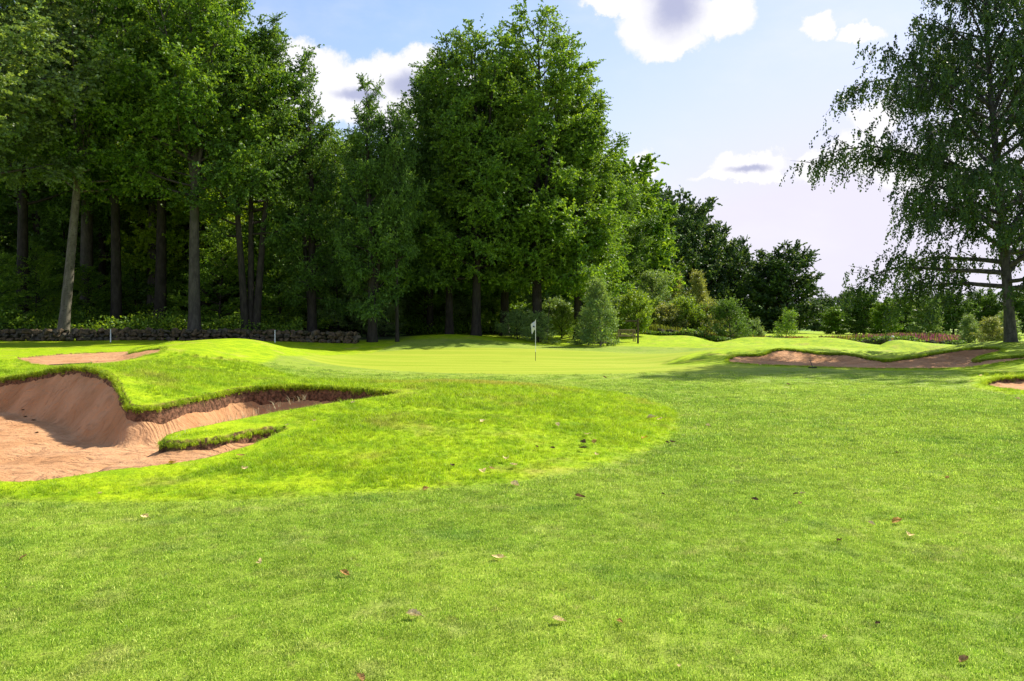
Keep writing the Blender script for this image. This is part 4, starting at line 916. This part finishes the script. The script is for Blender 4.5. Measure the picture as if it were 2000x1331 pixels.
skin_mesh('shirt', [bv[i] for i in (0, 1, 2)]+[(0, -.035, 1.43), (.19, -.03, 1.40), (.24, -.06, 1.22), (-.19, -.03, 1.40), (-.24, -.06, 1.22)], [(0, 1), (1, 2), (2, 3), (2, 4), (4, 5), (2, 6), (6, 7)], [(.18, .14), (.17, .13), (.185, .125), .075, .08, .065, .08, .065], m_shirt, pe)
skin_mesh('trousers', [(0, 0, .93), (.10, 0, .84), (.12, -.03, .48), (.12, .02, .10), (-.10, 0, .84), (-.12, -.05, .48), (-.12, 0, .10)], [(0, 1), (1, 2), (2, 3), (0, 4), (4, 5), (5, 6)], [(.175, .135), .105, .075, .06, .105, .075, .06], m_trou, pe)
def capf(bm):
    bmesh.ops.create_uvsphere(bm, u_segments=14, v_segments=8, radius=.115, matrix=Matrix.Translation((0, -.08, 1.69))@Matrix.Diagonal((1, 1.1, .75, 1)))
    rod(bm, (0, -.20, 1.675), (0, -.20, 1.685), .085, .08, 14)
bmobj('cap', capf, m_cap, pe, True)

# ------------------------------------------------------------------ fallen leaves, each a thing
def dry(name, c1, c2):
    mm, t = mat(name); P = t.n('ShaderNodeTexCoord').outputs['Object']; c = t.mix(t.sm(t.noise(P, 5, 4, .6), .35, .65), c1, c2)
    d = t.n('ShaderNodeBsdfPrincipled', i_Base_Color=c, i_Roughness=.6); tr = t.n('ShaderNodeBsdfTranslucent', i_0=c); out(t, t.n('ShaderNodeMixShader', i_0=.45, i_1=d.outputs[0], i_2=tr.outputs[0]).outputs[0]); return mm
m_lf = [dry('dry_leaf_pale', (.88, .78, .52), (.74, .60, .34)), dry('dry_leaf_brown', (.20, .12, .06), (.12, .075, .04)), dry('dry_leaf_tan', (.66, .46, .20), (.48, .30, .12)), dry('yellow_leaf', (.75, .58, .04), (.65, .48, .04))]
def leaf_mesh(seed, m):
    r = random.Random(seed); n, k = 10, 7; bm = bmesh.new(); fold = r.uniform(.25, .9); bow = r.uniform(.15, .5); tw = r.uniform(-.7, .7); g = []
    for i in range(n):
        u = i/(n-1); w_ = .34*max(.02, math.sin(math.pi*u**.85))**.8*(1+.16*math.sin(i*2.9+seed)); row = []
        for j in range(k):
            v = j/(k-1)*2-1; a = v*fold+tw*(u-.5)
            row.append(bm.verts.new(((u-.5)*(1-.1*v*v), w_*v*math.cos(a*.6), .04+w_*abs(v)*math.sin(abs(a))*1.1+w_*v*tw*(u-.5)+bow*(u-.5)**2+.03*math.sin(i*1.9+j*2+seed))))
        g.append(row)
    for i in range(n-1):
        for j in range(k-1): bm.faces.new((g[i][j], g[i+1][j], g[i+1][j+1], g[i][j+1]))
    bmesh.ops.solidify(bm, geom=bm.faces[:], thickness=.012)
    rod(bm, (.48, 0, .07+bow*.2), (.72, .04, .03), .012, .008, 5)
    me = bpy.data.meshes.new('leaf'); bm.to_mesh(me); bm.free(); me.materials.append(m)
    return me
LM = {c: [leaf_mesh(s+c*10, m_lf[c]) for s in range(3)] for c in range(4)}
LV = [  # column, row, length in photograph pixels, colour, label
 (283,1013,20,0,'pale curled leaf lying just below the rough edge at left'),(46,1091,18,2,'tan leaf near the left edge of the picture'),(508,1102,18,0,'white curled leaf on the fairway left of centre'),
 (973,1092,26,0,'long flat cream leaf in the middle of the fairway'),(672,1124,22,2,'thin dry leaf on the fairway between the two cream ones'),(808,1206,30,0,'big folded cream leaf casting a shadow near the bottom centre'),
 (1091,1216,26,0,'flat pale leaf at the bottom right of centre'),(1210,1218,16,2,'small tan leaf at the bottom, right of the flat pale one'),(1883,1294,24,2,'upright orange brown leaf at the bottom right'),
 (1714,1221,12,1,'small dark leaf above the orange brown one'),(1612,1248,12,0,'small white fleck of leaf at the bottom right'),(1327,1305,12,0,'white leaf by the bottom edge right of centre'),(702,1329,26,2,'tan leaf cut by the bottom edge'),
 (1752,1022,22,2,'brown curled leaf on the right fairway'),(1776,1049,22,0,'cream leaf below the brown curled one at right'),(1702,1026,14,0,'small pale leaf left of the brown curled one'),(1640,1058,14,1,'dark small leaf on the right fairway left of the cream one'),
 (1474,978,14,1,'brown leaf on the right of the rough, left of a pair'),(1554,967,10,1,'dark leaf of a close pair'),(1567,966,10,0,'pale leaf of a close pair'),(1562,985,12,2,'tan leaf just under a close pair'),
 (1133,973,20,1,'red brown leaf just below the rough edge'),(1005,950,22,0,'cream leaf on the edge of the rough below the cluster'),(989,906,18,0,'cream leaf in the rough below the brown cluster'),(1003,918,20,0,'pale frayed leaf under the cream one in the rough'),
 (884,919,14,1,'dark brown leaf alone in the rough left of the cluster'),(943,932,22,0,'long pale leaf lying across the lower rough'),(960,925,14,2,'tan leaf right of the long pale one in the rough'),
 (1140,872,16,1,'brown upright leaf at the top of the cluster in the rough'),(1139,884,16,1,'dark leaf under the upright one in the cluster'),(1079,884,12,1,'red brown leaf left of the cluster'),(1161,871,14,2,'tan leaf right of the upright brown one'),
 (1147,856,16,0,'cream leaf above the cluster in the rough'),(1088,838,14,0,'pale leaf in the upper rough'),(943,831,14,0,'pale leaf high on the mound'),(1165,897,12,0,'white leaf at the lower right of the cluster'),(1048,881,10,1,'small brown leaf left of the reddish one'),
 (1272,823,18,0,'white leaf near the right tip of the rough'),(1289,825,12,0,'small white leaf at the very tip of the rough'),(1259,863,14,3,'yellow leaf near the right edge of the rough'),(1313,872,16,1,'dark thin leaf just outside the tip of the rough'),(1303,872,9,1,'dark crumb of leaf beside the thin dark one'),
 (1383,834,12,0,'pale leaf on the fairway right of the rough tip'),(1181,741,9,1,'dark speck of leaf on the apron below the green'),(832,957,14,2,'tan leaf on the rough border at lower left of the cluster'),(478,926,18,0,'white leaf in the rough below the grass tongue'),(470,899,16,2,'tan leaf close to the bunker inlet'),
 (336,913,14,3,'yellow leaf on the near edge of the bunker'),(512,845,12,3,'yellow leaf on the shaded edge of the grass tongue'),(560,838,10,0,'pale leaf at the end of the grass tongue'),(614,829,9,0,'pale leaf on the crest of the mound'),(690,793,9,0,'pale leaf on the crest by the bunker channel'),(195,966,10,0,'pale leaf in the rough at lower left'),
 (1752,886,9,1,'tiny dark leaf on the far right fairway'),(1850,935,9,2,'tiny tan leaf on the far right fairway'),(1295,967,8,1,'tiny dark leaf below the rough tip'),(1400,778,8,1,'tiny dark leaf on the far fairway'),(1540,752,8,1,'tiny dark leaf below the long right bunker'),(1730,850,8,1,'tiny dark leaf in the middle of the right fairway'),
 (1988,780,10,0,'pale leaf on the lip of the small right bunker'),(1915,735,8,0,'pale leaf on the shaded bank at right')]
r = RS(77)
for px, py, ln, ci, lab in LV:
    z = 0.0
    for _ in range(12):
        X, Yy, _z = byz(px, py, z); z = .5*z+.5*(zt(X, Yy)+.01)
    L_ = ln/F*Yy*1.08; inr = (py < 940 and px < 1330)
    o = link('fallen_leaf', LM[ci][r.randint(3)], None, (X, Yy, z+(.05 if inr else .008))); o.scale = (L_, L_, L_*.95)
    o.rotation_euler = (r.normal(.15, .3), r.normal(0, .2), r.normal(0, .8)); tag(o, lab, 'leaf', 'fallen leaves scattered on the grass')
for px, py, ln, lab in ((52,816,10,'brown leaf on the upper shaded sand at left'),(66,823,9,'pale leaf on the sand beside the brown one'),(250,914,10,'dark leaf at the near edge of the sand'),(46,803,8,'dark fragment on the shaded sand bank'),(72,847,7,'small fragment in the sunlit sand'),(330,909,9,'twig like leaf at the mouth of the bunker inlet')):
    z = -.2
    for _ in range(14):
        X, Yy, _z = byz(px, py, z); d = poly_sd(BUNK[0]['P'], np.array([X]), np.array([Yy])); z = .6*z+.4*float(sand_z(BUNK[0], turf(np.array([X]), np.array([Yy])), d, np.array([X]), np.array([Yy]))[0])
    L_ = ln/F*Yy*1.1; o = link('fallen_leaf', LM[1][r.randint(3)], None, (X, Yy, z+.01)); o.scale = (L_, L_, L_); o.rotation_euler = (0, 0, r.rand()*6); tag(o, lab, 'leaf', 'fallen leaves lying on the sand')
